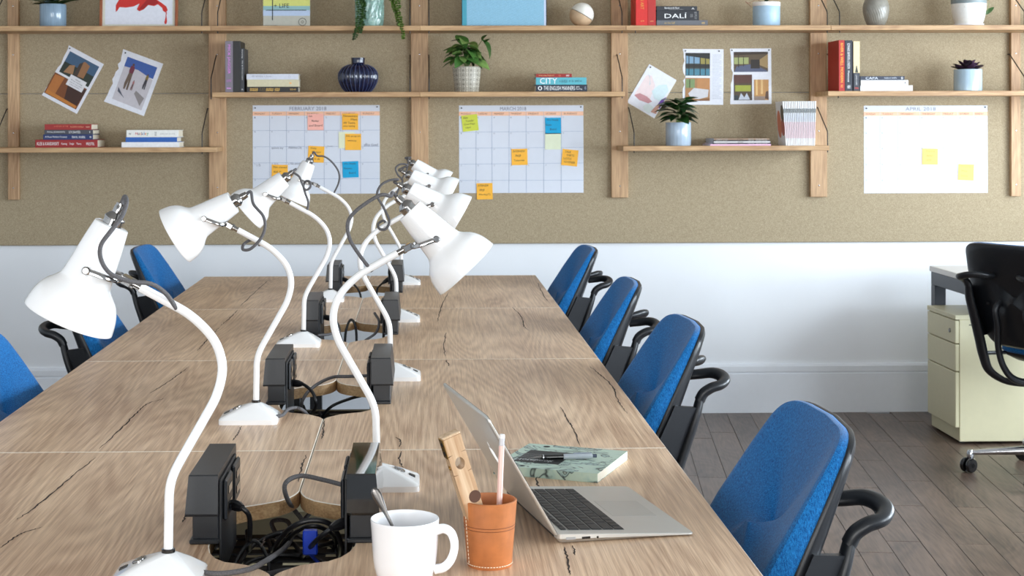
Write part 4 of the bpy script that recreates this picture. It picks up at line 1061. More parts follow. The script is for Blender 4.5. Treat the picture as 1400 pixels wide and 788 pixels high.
cable('straight black cable crossing the front cut-out to the right module', [W(471, 715, .746), W(455, 722, .742), W(430, 742, .71), W(405, 772, .62), W(395, 785, .60)], .0042, plug=True)
cable('grey cord arching over the far edge of the front cut-out', [W(467, 663, .765), W(440, 656, .765), W(410, 651, .77), W(390, 662, .765), W(394, 685, .73), W(412, 710, .66), W(425, 730, .61)], .0042, CORD)
cable('grey lamp cord lying over the near rim of the front cut-out', [PT(268, 782, .738), PT(300, 785, .737), PT(340, 779, .737), PT(362, 768, .738), PT(386, 752, .70), PT(398, 738, .66), PT(394, 730, .63), PT(372, 752, .60), PT(380, 775, .60)], .0042, CORD)
cable('black loop of cable rising high in the front cut-out', [W(365, 768, .61), W(378, 745, .68), W(398, 722, .73), W(425, 712, .745), W(452, 718, .735), W(466, 745, .69), W(460, 775, .62)], .0045)
cable('second black loop of cable nested in the front cut-out', [W(372, 772, .61), W(390, 742, .67), W(415, 722, .71), W(440, 722, .71), W(458, 740, .67), W(450, 775, .61)], .004)
cable('thin black cable coil at the left of the front cut-out', [V((cx0 - .06, cy0 - .1, .61)), V((cx0 - .085, cy0 - .03, .67)), V((cx0 - .06, cy0 + .04, .70)), V((cx0 - .03, cy0, .67)), V((cx0 - .035, cy0 - .08, .62))], .0032)
cable('dark bundle of cable at the bottom of the front cut-out', [V((cx0 + .02 + .05 * math.cos(a * .9), cy0 - .09 + .06 * math.sin(a * .9), .608 + .004 * a)) for a in range(18)], .0042, CORD)
cable('flat coil of black cable lying on the front tray', [V((cx0 - .01 + .07 * math.cos(a * .8 + 1), cy0 + .05 + .08 * math.sin(a * .8 + 1), .60 + .003 * a)) for a in range(16)], .004)
cable('black cable hanging behind the far rim of the front cut-out', [V((cx0 - .09, cy0 + .02, .62)), V((cx0 - .08, cy0 + .12, .66)), V((cx0 - .02, cy0 + .17, .68)), V((cx0 + .04, cy0 + .12, .67)), V((cx0 + .08, cy0 + .16, .66)), V((cx0 + .09, cy0 + .05, .61))], .0042)
bpg = thing('network_plug', 'small blue network plug among the cables of the front cut-out', 'plug', (cx0 + .035, cy0 + .03, .70))
MB().box(-.012, .012, -.008, .008, -.02, .02, b=.002).build('plug_body', flat((24, 66, 200), .4), bpg, smooth=None)
MB().tube(catmull([(0, 0, -.02), (.01, .01, -.035), (.02, .0, -.045), (-.01, -.01, -.05)], 5), .003, 6).build('cord', flat((30, 60, 170)), bpg)
# second cut-out
cx1, cy1 = XS, HY[1]
cable('black cable plugged into the left module of the second cut-out', [W(401, 524, .765), W(415, 526, .765), W(428, 538, .75), W(432, 555, .72), W(425, 566, .68), W(415, 572, .62)], .004, plug=True)
cable('grey cord arching over the second cut-out to the right module', [W(504, 514, .765), W(475, 515, .765), W(455, 516, .765), W(435, 525, .765), W(418, 540, .745), W(412, 560, .70), W(425, 580, .62)], .004, CORD)
cable('black cable running diagonally under the second cut-out', [W(500, 540, .70), W(480, 545, .70), W(455, 555, .69), W(442, 568, .66), W(436, 580, .62)], .004)
cable('short grey lamp cord at the near rim of the second cut-out', [W(377, 570, .742), W(386, 568, .742), W(394, 560, .745), W(405, 558, .744), W(415, 562, .735), W(424, 572, .69)], .004, CORD)
cable('black coil of cable lying in the second tray', [V((cx1 + .05 + .04 * math.cos(a * .8), cy1 - .02 + .07 * math.sin(a * .8), .60 + .004 * a)) for a in range(14)], .004)
# third cut-out
cx2, cy2 = XS, HY[2]
cable('black cable loop standing up in the third cut-out', [V((cx2 - .02, cy2 - .08, .62)), V((cx2 - .022, cy2 + .0, .72)), V((cx2 - .005, cy2 + .01, .765)), V((cx2 + .012, cy2 + .0, .73)), V((cx2 + .015, cy2 - .08, .62))], .004)
cable('grey cord hooking up at the left of the third cut-out', [V((cx2 - .1, cy2 - .13, .735)), V((cx2 - .06, cy2 - .1, .737)), V((cx2 - .05, cy2 - .04, .76)), V((cx2 - .055, cy2 - .0, .775)), V((cx2 - .03, cy2 - .1, .72)), V((cx2, cy2 - .12, .63))], .004, CORD)
cable('dark cord hooking up at the right of the third cut-out', [V((cx2 + .07, cy2 + .02, .785)), V((cx2 + .085, cy2 - .01, .76)), V((cx2 + .075, cy2 - .05, .73)), V((cx2 + .03, cy2 - .1, .70)), V((cx2 - .0, cy2 - .12, .63))], .0042, CORD)
cable('black cable from the left module of the third cut-out', [V((cx2 - .085, cy2 + .03, .77)), V((cx2 - .06, cy2 + .02, .765)), V((cx2 - .04, cy2 - .01, .73)), V((cx2 - .05, cy2 - .06, .62))], .004, plug=True)
# farthest cut-out
cx3, cy3 = XS, HY[3]
cable('black cable sagging to the right module of the farthest cut-out', [V((cx3 + .09, cy3, .775)), V((cx3 + .06, cy3 - .02, .755)), V((cx3 + .045, cy3 - .04, .73)), V((cx3 + .05, cy3 - .08, .65))], .004, plug=True)
cable('black cable from the left module of the farthest cut-out', [V((cx3 - .085, cy3, .775)), V((cx3 - .05, cy3 - .02, .76)), V((cx3 - .02, cy3 - .04, .72)), V((cx3 - .01, cy3 - .08, .63))], .004, plug=True)

# ------------------------------------------------------------------ lamps
ARM = [(0, 0), (.001, .06), (.0025, .092), (.010, .117), (.028, .150), (.052, .192), (.070, .226), (.0785, .262), (.073, .293), (.058, .318), (.030, .344), (-.006, .365), (-.039, .383)]
SHADE = [(.0245, 0), (.0258, .0022), (.0300, .03), (.0335, .06), (.0368, .083), (.0392, .090), (.0445, .0965), (.052, .104), (.0575, .1115), (.0622, .122), (.0652, .134), (.0672, .1475)]
def lamp(lab, x, y, s, ang, cords, zoff=.041):
    """s=+1: head towards -x (left row); s=-1: mirrored. ang: tilt of the shade axis from straight down"""
    t = thing('desk_lamp', lab, 'lamp', (x, y, TZ), group='white desk lamps')
    # base: low tent with its peak at the pole
    x0, x1 = -.078 * s, .051 * s
    def outline(x0, x1, d, rr, z, n=5):
        a, b = min(x0, x1), max(x0, x1); pts = []
        for cx_, cy_, st in ((b - rr, d - rr, 0), (a + rr, d - rr, 1), (a + rr, -d + rr, 2), (b - rr, -d + rr, 3)):
            for k_ in range(n):
                th = (st + k_ / (n - 1)) * PI / 2; pts.append(V((cx_ + rr * math.cos(th), cy_ + rr * math.sin(th), z)))
        return pts
    o0 = outline(x0, x1, .052, .012, 0); o1 = outline(x0, x1, .052, .012, .010)
    o2 = outline(x0 + .003 * s, x1 - .003 * s, .049, .011, .0135)
    pk = outline(-.011, .011, .011, .0105, .041)
    mid = [a.lerp(b, .5) + V((0, 0, .0015)) for a, b in zip(o2, pk)]
    base = MB().loft([o0, o1, o2, mid, pk]).build('base', LAMPW, t, smooth=28)
    # switch and badge on the low side
    def on_slope(f): 
        e_ = V((x0 + .003 * s, 0, .0135)); q = V((-.011 * s, 0, .041)); return e_.lerp(q, f) + V((0, 0, .0022))
    sl = math.atan2(.041 - .0135, .078 - .003 - .011) * (-1 if s > 0 else 1)
    M1 = Matrix.Translation(on_slope(.52)) @ Matrix.Rotation(sl, 4, 'Y')
    MB(M1).lathe([(.011, -.002), (.011, .0012), (.0085, .0022), (0, .0012)], 20).build('switch', CHROME, base)
    M2 = Matrix.Translation(on_slope(.16)) @ Matrix.Rotation(sl, 4, 'Y')
    MB(M2).box(-.006, .006, -.006, .006, -.003, .0002).build('badge', BLACKP, base, smooth=None)
    MB().lathe([(.0098, .0405), (.0098, .0455), (.0085, .0465), (0, .0465)], 20).build('collar', BLACKG, t)
    arm = [V((a * s, 0, .041 + b)) for a, b in ARM]
    MB().tube(catmull(arm, 6), .0068, 12).build('arm', LAMPW, t, smooth=60)
    end = arm[-1]; dirn = (arm[-1] - arm[-2]).normalized()
    piv = V((-.109 * s, 0, .041 + .413 - .002))
    # joint: chrome ferrule, two fork prongs with pivot screws
    MB().tube([end - dirn * .002, end + dirn * .010, end + dirn * .010, end + dirn * .016], [.0055, .0055, .0075, .0075], 12).build('ferrule', CHROME, t)
    k0 = end + dirn * .016
    blk = MB().box(-.009, .009, -.012, .012, -.006, .006, b=.0015, M=Matrix.Translation(k0 + dirn * .006) @ dirn.to_track_quat('X', 'Z').to_matrix().to_4x4()).build('joint_block', CHROME, t, smooth=None)
    for sy in (-1, 1):
        yy = sy * .0375
        p0 = k0 + dirn * .012 + V((0, sy * .012, 0)); p1 = k0.lerp(piv, .35) + V((0, sy * .034, 0)); p2 = piv + V((0, yy, 0))
        fk = MB().tube(catmull([p0, p1, p2], 5), .0042, 8, flatten=(.45, 1)).build('fork_prong', CHROME, t)
        Mq = Matrix.Translation(p2) @ Matrix.Rotation(PI / 2 * (1 if sy < 0 else -1), 4, 'X')
        MB(Mq).lathe([(.0062, -.003), (.0062, .002), (.0045, .0035), (0, .0035)], 14).build('pivot_screw', CHROME, fk)
    # head: axis through pivot, pointing down and outwards
    a = math.radians(ang)
    ax = V((-math.sin(a) * s, 0, -math.cos(a)))
    top = piv - ax * .068
    Mh = Matrix.Translation(top) @ ax.to_track_quat('Z', 'Y').to_matrix().to_4x4()
    outer = interp(SHADE, 4)
    inner = [(r_ - .0012, z_) for r_, z_ in reversed(outer) if z_ > .002]
    prof = [(.012, -.0012), (.0225, -.0008)] + outer + [(.0668, .1482)] + inner + [(.012, .0022)]
    sh = MB(Mh).lathe(prof, 48, cap0=True, cap1=True).build('shade', LAMPW, t, smooth=40)
    MB(Mh).lathe([(.0145, 0), (.0145, -.009), (.0155, -.0095), (.0155, -.0125), (.0142, -.014), (.0105, -.019), (.008, -.0205), (.008, -.029), (.0072, -.031), (.0072, -.035), (0, -.035)], 20).build('socket_cap', CHROME, sh, smooth=50)
    MB(Mh).lathe(interp([(.0, .105), (.012, .104), (.021, .092), (.024, .078), (.018, .06), (.013, .045), (.013, .02)], 4), 20).build('bulb', mat('opal_bulb', (240, 238, 228), .3), sh, smooth=60)
    tip = top - ax * .034
    for c_ in cords:
        pts = [tip + ax * .002, tip - ax * .012] + [V((q[0] * s, q[1], .041 + q[2])) for q in c_]
        MB().tube(catmull(pts, 7), .0034, 8).build('cord', CORD, t, smooth=60)
    return t
def lpx(base, D, pts):      # pixel path -> local lamp x/z at pole depth
    bx, by = base; k_ = D / F_PX
    return [((x - bx) * k_, y_, (by - y) * k_) for x, y, y_ in pts]
cR7 = lambda pts: [(300 + x / 2.815, 200 + y / 2.815, d) for x, y, d in pts]
c1 = lambda pts: [(30 + x / 3.582, 255 + y / 3.582, d) for x, y, d in pts]
def mirror(pts): return [(-a, b, c) for a, b, c in pts]
LY = [2.23, 3.425, 4.59, 5.74]; LXs = [P(230, 752, 2.23).x, P(350, 548, 3.425).x, P(415, 452, 4.59).x, P(452, 396, 5.74).x]
lamp('nearest white desk lamp of the left row, its shade turned down', LXs[0], LY[0], 1, 24.8,
     [lpx((230, 752), 2.23, c1([(530, 75, -.02), (515, 140, -.035), (470, 205, -.045), (428, 270, -.05), (430, 340, -.05), (475, 405, -.05), (560, 445, -.04), (650, 462, -.025), (715, 515, -.012), (762, 592, -.004)]))])
lamp('second white desk lamp of the left row, its shade raised sideways', LXs[1], LY[1], 1, 60,
     [lpx((350, 548), 3.425, cR7([(135, 218, -.01), (172, 262, -.015), (180, 305, -.018), (163, 350, -.018), (125, 388, -.016), (95, 392, -.01), (93, 375, .008), (120, 358, .012), (150, 362, .006), (156, 378, 0)]))])
lamp('third white desk lamp of the left row, its cord knotted in a ring', LXs[2], LY[2], 1, 50,
     [lpx((415, 452), 4.59, cR7([(285, 96, -.004), (310, 115, -.01), (322, 145, -.012), (335, 165, -.012), (352, 155, -.01), (350, 135, -.006), (335, 132, 0), (325, 150, .004), (332, 180, 0), (343, 215, 0), (335, 258, 0)]))])
lamp('farthest white desk lamp of the left row, in front of the calendar', LXs[3], LY[3], 1, 25,
     [lpx((452, 396), 5.74, cR7([(378, 37, 0), (405, 40, 0), (435, 62, 0), (460, 100, 0), (460, 140, 0), (436, 192, 0)]))])
RY = [2.80, 3.985, 5.15, 6.33]; RXs = [P(515, 633, 2.80).x, P(534, 495.6, 3.985).x, P(542.4, 421, 5.15).x, P(549, 374, 6.33).x]
lamp('nearest white desk lamp of the right row, above the laptop side', RXs[0], RY[0], -1, 43.8,
     [mirror(lpx((515, 633), 2.80, cR7([(662, 190, -.008), (630, 184, -.012), (590, 202, -.014), (530, 245, -.015), (498, 290, -.014), (506, 355, -.012), (548, 425, -.006), (590, 480, 0)])))])
lamp('second white desk lamp of the right row, its cord looped in a ring', RXs[1], RY[1], -1, 60,
     [mirror(lpx((534, 495.6), 3.985, cR7([(690, 128, -.008), (655, 132, -.01), (622, 152, -.012), (609, 190, -.012), (632, 232, -.012), (655, 285, -.012), (642, 318, -.01), (618, 318, -.006), (612, 300, .004), (632, 288, .008), (646, 302, .002)])))])
lamp('third white desk lamp of the right row, partly behind the second shade', RXs[2], RY[2], -1, 62,
     [mirror(lpx((542.4, 421), 5.15, cR7([(725, 72, -.004), (700, 67, -.008), (680, 82, -.008), (688, 108, -.008), (706, 130, -.006), (690, 165, -.004), (682, 185, 0)])))])
lamp('farthest white desk lamp of the right row, nearest the wall', RXs[3], RY[3], -1, 54,
     [mirror(lpx((549, 374), 6.33, cR7([(738, 42, -.004), (728, 48, -.006), (726, 75, -.006), (716, 100, -.006), (704, 98, -.004), (712, 78, 0), (722, 88, .002), (700, 130, 0)])))])

# ------------------------------------------------------------------ office chairs
def chair(lab, loc, rz, lift=0.0, name='office_chair'):
    """local frame: +y forward, z up, origin on the floor under the column"""
    t = thing(name, lab, 'chair', (loc[0], loc[1], 0), (0, 0, rz), 'blue office chairs')
    z0 = lift
    # backrest sheet: height parameter v 0..1
    def bz(v): return .47 + .405 * v + z0
    def by(v): return -.112 - .195 * v + .010 * v * v
    cl = lambda v: max(0.0, min(1.0, v))
    def half(v): v = cl(v); return .222 + .018 * math.sin(PI * min(1, v * 1.2)) - .006 * v ** 2.2
    N = 56
    outl = []
    for j in range(N):
        th = 2 * PI * j / N
        c_, s_ = math.cos(th), math.sin(th)
        e_ = 2 / 6.6
        outl.append((abs(c_) ** e_ * (1 if c_ >= 0 else -1), abs(s_) ** e_ * (1 if s_ >= 0 else -1)))
    def Pb(u, w, off):
        v = (w + 1) / 2
        x = u * half(v); y = by(v) + .030 * (x / .22) ** 2
        # off along forward normal (recline about 23 deg)
        return V((x, y + off * .92, bz(v) + off * .38))
    def ring(k, off, grow=0): return [Pb(a * k + (grow if a > 0 else -grow) * 0, b * k, off(cl((b + 1) / 2)) if callable(off) else off) for a, b in outl]
    th_ = lambda v: .064 - .044 * v ** 1.3
    rings = [ring(.985, 0), ring(1.0, lambda v: .004), ring(1.0, lambda v: th_(v) * .55), ring(.985, lambda v: th_(v) * .85), ring(.95, lambda v: th_(v) * .985), ring(.90, lambda v: th_(v) * 1.03), ring(.8, lambda v: th_(v) * 1.06), ring(.6, lambda v: th_(v) * 1.08), ring(.4, lambda v: th_(v) * 1.08), ring(.2, lambda v: th_(v) * 1.08), ring(.03, lambda v: th_(v) * 1.08)]
    MB().loft(rings, cap0=False).build('backrest', BLUE, t, smooth=40)
    sh_ = lambda v: -(.040 - .030 * v ** .8)
    rings = [ring(1.0, .003), ring(1.012, 0), ring(1.012, lambda v: -.006), ring(.97, lambda v: sh_(v) * .8 - .004), ring(.9, lambda v: sh_(v) - .004), ring(.75, lambda v: sh_(v) - .006), ring(.5, lambda v: sh_(v) - .006), ring(.25, lambda v: sh_(v) - .006), ring(.03, lambda v: sh_(v) - .006)]
    bs = MB().loft(rings, cap0=False).build('back_shell', BLACKP, t, smooth=50)
    for sx_ in (-1, 1):
        MB(Matrix.Translation(Pb(sx_ * .55, -.1, -.041)) @ Matrix.Rotation(PI / 2 + .35, 4, 'X')).lathe([(.006, -.004), (.006, .003), (0, .004)], 10).build('shell_screw', SOOT, bs)
    # frame struts: C-shaped, from the handle down behind the back and under the seat
    for sx_ in (-1, 1):
        X = sx_ * .196
        pts = [V((X * .96, -.270, .712 + z0)), V((X, -.254, .66 + z0)), V((X, -.226, .58 + z0)), V((X, -.196, .49 + z0)), V((X * .97, -.180, .42 + z0)), V((X * .9, -.160, .36 + z0)), V((X * .72, -.10, .318 + z0)), V((X * .45, -.03, .31 + z0)), V((X * .2, .02, .325 + z0))]
        pp = catmull(pts, 6)
        MB().tube(pp, [.0165 + .007 * math.sin(PI * min(1, i / len(pp) * 1.3)) for i in range(len(pp))], 12, flatten=(.62, 1.0)).build('frame_strut', BLACKP, t, smooth=60)
        pts = [V((X * .36, -.225, .65 + z0)), V((X * .36, -.250, .62 + z0)), V((X * .38, -.236, .56 + z0)), V((X * .5, -.205, .47 + z0)), V((X * .5, -.175, .39 + z0)), V((X * .45, -.12, .335 + z0)), V((X * .3, -.03, .318 + z0)), V((X * .15, .02, .325 + z0))]
        MB().tube(catmull(pts, 6), .014, 10, flatten=(.8, 1.0)).build('inner_strut', BLACKP, t, smooth=60)
        # web joining shell and strut below the handle gap
        ys = lambda z_: -.292 + (.712 + z0 - z_) * (.17 if z_ > .66 + z0 else .30) - (0 if z_ > .66 + z0 else -.0)
        w0 = []
        for z_ in (.50, .56, .62, .66, .700):
            v = (z_ - .47) / .405; q = Pb(sx_ * .985, v * 2 - 1, -.012); q.z = z_ + z0
            yb = -.254 + (.66 - z_) * .345 if z_ < .66 else -.254 - (z_ - .66) * .3
            w0.append((q, V((X, yb + (.004 if z_ > .68 else 0), z_ + z0 - (.012 if z_ > .68 else 0)))))
        vs = []
        for q, s2 in w0: vs += [q + V((-.009, 0, 0)), q + V((.003, 0, 0)), s2 + V((.009, 0, 0)), s2 + V((-.009, 0, 0))]
        fs = []
        for k_ in range(len(w0) - 1):
            for j in range(4): fs.append((k_ * 4 + j, k_ * 4 + (j + 1) % 4, k_ * 4 + 4 + (j + 1) % 4, k_ * 4 + 4 + j))
        fs += [(3, 2, 1, 0), tuple(len(w0) * 4 - 4 + j for j in range(4))]
        MB().add(vs, fs).build('side_web', BLACKP, t, smooth=25)
        # handle loop: out of the strut, backwards, round and into the back
        hp = [V((X * .96, -.268, .704 + z0)), V((X * .97, -.278, .722 + z0)), V((X * .97, -.298, .735 + z0)), V((X * .93, -.322, .741 + z0)), V((X * .80, -.336, .748 + z0)), V((X * .64, -.334, .755 + z0)), V((X * .50, -.318, .757 + z0)), V((X * .42, -.292, .752 + z0)), V((X * .38, -.262, .748 + z0))]
        pp = catmull(hp, 6)
        MB().tube(pp, [.0185 - .0035 * i / len(pp) for i in range(len(pp))], 12, flatten=(1, .72)).build('handle', BLACKP, t, smooth=60)
        # rod to the seat
        MB().tube([V((X, -.168, .43 + z0)), V((X * .95, -.06, .425 + z0)), V((X * .9, .03, .43 + z0))], .008, 8).build('side_rod', BLACKP, t)
    # seat
    rs = []
    for k_, zz_ in ((.96, .425), (1.0, .435), (1.0, .455), (.97, .472), (.9, .480), (.6, .484), (.1, .485)):
        rs.append([V((a * .235 * k_, .145 + b * .215 * k_, zz_ + z0 - (.02 * max(0.0, b) ** 3))) for a, b in outl])
    MB().loft(rs).build('seat', BLUE, t, smooth=40)
    rs = []
    for k_, zz_ in ((.5, .385), (.8, .395), (.97, .418), (.985, .428)):
        rs.append([V((a * .235 * k_, .145 + b * .215 * k_, zz_ + z0 - (.02 * max(0.0, b) ** 3))) for a, b in outl])
    MB().loft(rs).build('seat_pan', BLACKP, t, smooth=50)
    MB().lathe([(.055, .31 + z0), (.07, .33 + z0), (.07, .36 + z0), (.1, .39 + z0)], 20).build('mechanism', SOOT, t)
    MB().lathe([(.025, .11), (.025, .22 + z0), (.017, .221 + z0), (.017, .315 + z0)], 16).build('gas_column', SOOT, t)
    MB().lathe([(.035, .075), (.042, .085), (.042, .125), (.03, .14)], 20).build('base_hub', SILVER, t)
    for k_ in range(5):
        th = 2 * PI * k_ / 5 + (.42 if rz == 0 else BASEROT.get(lab, .3))
        d = V((math.cos(th), math.sin(th), 0)); sd = V((-d.y, d.x, 0))
        rs = []
        for u, ww, zc, hh_ in ((.03, .026, .103, .022), (.12, .022, .098, .018), (.22, .018, .088, .014), (.305, .014, .078, .010)):
            c_ = d * u
            rs.append([c_ + sd * ww * math.cos(q * PI / 6) + V((0, 0, zc + hh_ * math.sin(q * PI / 6))) for q in range(12)])
        lg = MB().loft(rs).build('base_leg', SILVER, t, smooth=60)
        cst = thing_part = bpy.data.objects.new('caster', None)
        e_ = d * .312
        m = MB(Matrix.Translation(e_) @ Matrix.Rotation(th + .9, 4, 'Z') @ Matrix.Translation((.012, 0, .029)) @ Matrix.Rotation(PI / 2, 4, 'X'))
        for z1_ in (-.022, .006):
            m.lathe([(.012, z1_), (.026, z1_), (.029, z1_ + .004), (.029, z1_ + .012), (.026, z1_ + .016), (.012, z1_ + .016)], 20)
        m.lathe([(.009, -.022), (.009, .022)], 10)
        bpy.data.objects.remove(cst)
        m.build('caster', BLACKG, t, smooth=40)
        MB(Matrix.Translation(e_)).lathe([(.008, .045), (.014, .06), (.0145, .078), (.009, .088), (0, .09)], 14).build('caster_stem', SILVER, t)
    return t
BASEROT = {}
HP = PI / 2
# right row: facing -x ; left row: facing +x
XRC = .695 - .275
for lab, y, dx, dr, lf in (('blue office chair nearest the camera, right of the laptop', 2.675, .008, .0, 0), ('blue office chair second nearest on the right side of the bench', 3.965, -.004, .02, 0), ('blue office chair third from the camera on the right side', 4.99, -.012, -.02, 0), ('blue office chair farthest on the right side, by the wall', 6.33, 0, .02, 0)):
    chair(lab, (XRC + dx, y), HP + dr, lf)
XLC = -1.19 + .275
for lab, y, dx, dr, lf in (('blue office chair farthest on the left side, by the wall', 6.45, .018, 0, 0), ('blue office chair behind the nearest lampshade, left side', 5.0, .065, .03, 0), ('blue office chair cut off by the left picture edge', 3.79, .08, 0, -.01)):
    chair(lab, (XLC + dx, y), -HP + dr, lf)
lab5 = 'blue and black office chair seen from behind at the right picture edge'
BASEROT[lab5] = math.radians(155 - (-66))
chair(lab5, (2.475, 5.95), -HP + math.radians(29), .045)

# ------------------------------------------------------------------ pedestal and side desk at the right
def pedestal(lab, x, y0, y1, h, depth, face=-1):
    """drawer front faces -x"""
    t = thing('drawer_pedestal', lab, 'pedestal', (x, (y0 + y1) / 2, 0), group='cream drawer pedestals')
    w = (y1 - y0) / 2
    MB().box(.018, depth, -w, w, .012, h - .02, b=.002).build('body', CREAM, t, smooth=None)
    MB().box(-.001, depth, -w - .001, w + .001, h - .02, h, b=.002).build('top_panel', CREAM, t, smooth=None)
    zs = [(.435, h - .024), (.315, .431), (.072, .311)]
    for z0, z1 in zs:
        d = MB().box(0, .018, -w + .002, w - .002, z0, z1, b=.0025).build('drawer', CREAM, t, smooth=None)
        if z1 > .5:
            MB(Matrix.Translation((0, -w + .065, (z0 + z1) / 2)) @ Matrix.Rotation(-HP, 4, 'Y')).lathe([(.010, -.001), (.010, .003), (.008, .005), (0, .005)], 16).build('lock', CHROME, d)
    for yy in (-w + .05, w - .05):
        for xx in (.06, depth - .05):
            MB(Matrix.Translation((xx - .02, yy, .02)) @ Matrix.Rotation(HP, 4, 'X')).lathe([(.02, -.012), (.02, .012)], 16).build('caster', BLACKG, t)
    MB().box(.06, .085, -w - .0014, -w - .0002, h - .045, h - .040).build('nameplate', flat((90, 88, 76)), t, smooth=None)
    return t
pedestal('cream steel drawer pedestal on casters under the side desk', 2.302, 6.57, 6.935, .558, .56)
pedestal('cream drawer pedestal glimpsed through the front desk cut-out', -.40, 2.92, 3.30, .558, .38)
pedestal('cream drawer pedestal glimpsed through the second desk cut-out', -.40, 4.12, 4.48, .558, .38)
t = thing('side_desk', 'white topped side desk with black steel legs at the right', 'desk', (2.34, 5.3, 0))
MB().box(0, 1.55, .95, 1.72, .705, .73, b=.002).build('desktop', [mat('white_laminate', (226, 224, 220), .4, var=.01)], t, smooth=None)
NAVY = mat('navy_black_steel', (22, 28, 40), .4)
for lx, yy in ((.006, 1.66), (1.49, 1.66), (1.49, .96)):
    MB().box(lx, lx + .05, yy, yy + .055, 0, .645, b=.002).build('leg', NAVY, t, smooth=None)
for lx in (.006, 1.49):
    MB().box(lx, lx + .05, .96, 1.715, .645, .705, b=.002).build('side_rail', NAVY, t, smooth=None)
MB().box(.056, 1.49, 1.66, 1.71, .655, .705, b=.002).build('rear_rail', NAVY, t, smooth=None)

# ------------------------------------------------------------------ laptop
H1, F1, F2 = PT(762, 745), PT(948, 733), PT(850, 668)
ex = (F1 - H1).normalized(); ey = V((-ex.y, ex.x, 0))
LD, LWd = .2277, .325
t = thing('laptop', 'open silver aluminium laptop with black keys on the oak desk', 'laptop', (H1.x, H1.y, TZ), (0, 0, math.atan2(ex.y, ex.x)))
# local: x from hinge to front edge, y along the hinge
th0, th1 = .0165, .0045
def sl_(x): return th0 + (th1 - th0) * x / LD
m = MB(); rings = []
def rr_outline(x0, x1, y0, y1, r, n=5):
    pts = []
    for cx_, cy_, st in ((x1 - r, y1 - r, 0), (x0 + r, y1 - r, 1), (x0 + r, y0 + r, 2), (x1 - r, y0 + r, 3)):
        for k_ in range(n):
            th = (st + k_ / (n - 1)) * PI / 2; pts.append((cx_ + r * math.cos(th), cy_ + r * math.sin(th)))
    return pts
o_in = rr_outline(.006, LD - .006, .006, LWd - .006, .006); o_out = rr_outline(0, LD, 0, LWd, .009)
m.loft([[(a, b, .0012) for a, b in o_in], [(a, b, sl_(a) * .5) for a, b in o_out], [(a, b, sl_(a) - .0008) for a, b in o_out], [(a, b, sl_(a)) for a, b in rr_outline(.0008, LD - .0008, .0008, LWd - .0008, .009)]])
m.build('base', ALU, t, smooth=30)
slope = math.atan2(th0 - th1, LD)
Mt = Matrix.Translation((0, 0, th0)) @ Matrix.Rotation(slope, 4, 'Y')      # top plane frame: x along the slope, z normal
MB(Mt).loft([[(a, b, z_) for a, b in rr_outline(.128, .205, LWd / 2 - .0525, LWd / 2 + .0525, .003)] for z_ in (.0001, .0003)]).build('touchpad', mat('touchpad_grey', (204, 204, 200), .35, .6, var=.01), t, smooth=None)
m = MB(Mt); 
KEYM = mat('black_key', (22, 22, 24), .45)
WELL = mat('keyboard_well', (150, 150, 148), .4, .6, var=.01)
MB(Mt).loft([[(a, b, z_) for a, b in rr_outline(.012, .119, .022, LWd - .022, .003)] for z_ in (.0001, .0002)]).build('keyboard_well', WELL, t, smooth=None)
kp = .0192
rows_ = [(.0175, .0085, [1] * 14, 281 / 14 / 19.2 / 1000), (.0345, .0162, None, 0), (.0537, .0162, None, 0), (.0729, .0162, None, 0), (.0921, .0162, None, 0), (.1100, .0150, None, 0)]
wid = [[1] * 14, [1] * 13 + [1.55], [1.55] + [1] * 13, [1.8] + [1] * 11 + [1.8], [2.3] + [1] * 10 + [2.3], [1, 1, 1, 1.25, 5.1, 1.25, 1, 1, 1, 1]]
KMESH = {}
for ri, ((kx, kd, _, _), ws) in enumerate(zip(rows_, wid)):
    tot = sum(ws); span = LWd - .048; u = span / tot
    # seen from the typist (front edge) the row runs left -> right; typist faces -x, so left is at low y
    yy = .024
    for wv in ws:
        kw = wv * u
        key = (round(kw, 5), kd)
        if key not in KMESH:
            o = MB().box(-kd / 2, kd / 2, -kw / 2 + .0012, kw / 2 - .0012, 0, .0012, b=.0004).build('key', KEYM, t, smooth=None)
            KMESH[key] = o.data; bpy.data.objects.remove(o)
        o = bpy.data.objects.new('key', KMESH[key]); COL.objects.link(o); o.parent = t
        o.matrix_local = Mt @ Matrix.Translation((kx, yy + kw / 2, .0002))
        yy += kw
# ports on the side facing the camera (low y)
MB().box(.014, .030, -.0004, .001, .0060, .0105, b=.0005).build('port', mat('port_grey', (186, 190, 194), .3, .6), t, smooth=None)
MB().box(.040, .054, -.0004, .001, .0062, .0098).build('port', BLACKG, t, smooth=None)
MB(Matrix.Translation((.066, -.0002, .0078)) @ Matrix.Rotation(HP, 4, 'X')).lathe([(.0018, -.0005), (.0018, .0004), (0, .0004)], 12).build('port', BLACKG, t)
# lid
phi = math.radians(30.5)
Ml = Matrix.Translation((.003, 0, th0 - .004)) @ Matrix.Rotation(-phi, 4, 'Y')   # local z up the lid, x normal towards the keys
def lid_ring(x, g): return [Ml @ V((x, b, a)) for a, b in rr_outline(g, .225 - g, g, LWd - g, .011)]
m = MB(); m.loft([lid_ring(-.0055, .0045), lid_ring(-.0045, .001), lid_ring(-.003, 0), lid_ring(-.0005, 0)])
lid = m.build('lid', ALU, t, smooth=40)
m = MB(); m.loft([[Ml @ V((x_, b, a)) for a, b in rr_outline(.001, .224, .001, LWd - .001, .010)] for x_ in (-.0005, .0002)])
m.build('screen', BLACKG, lid, smooth=None)
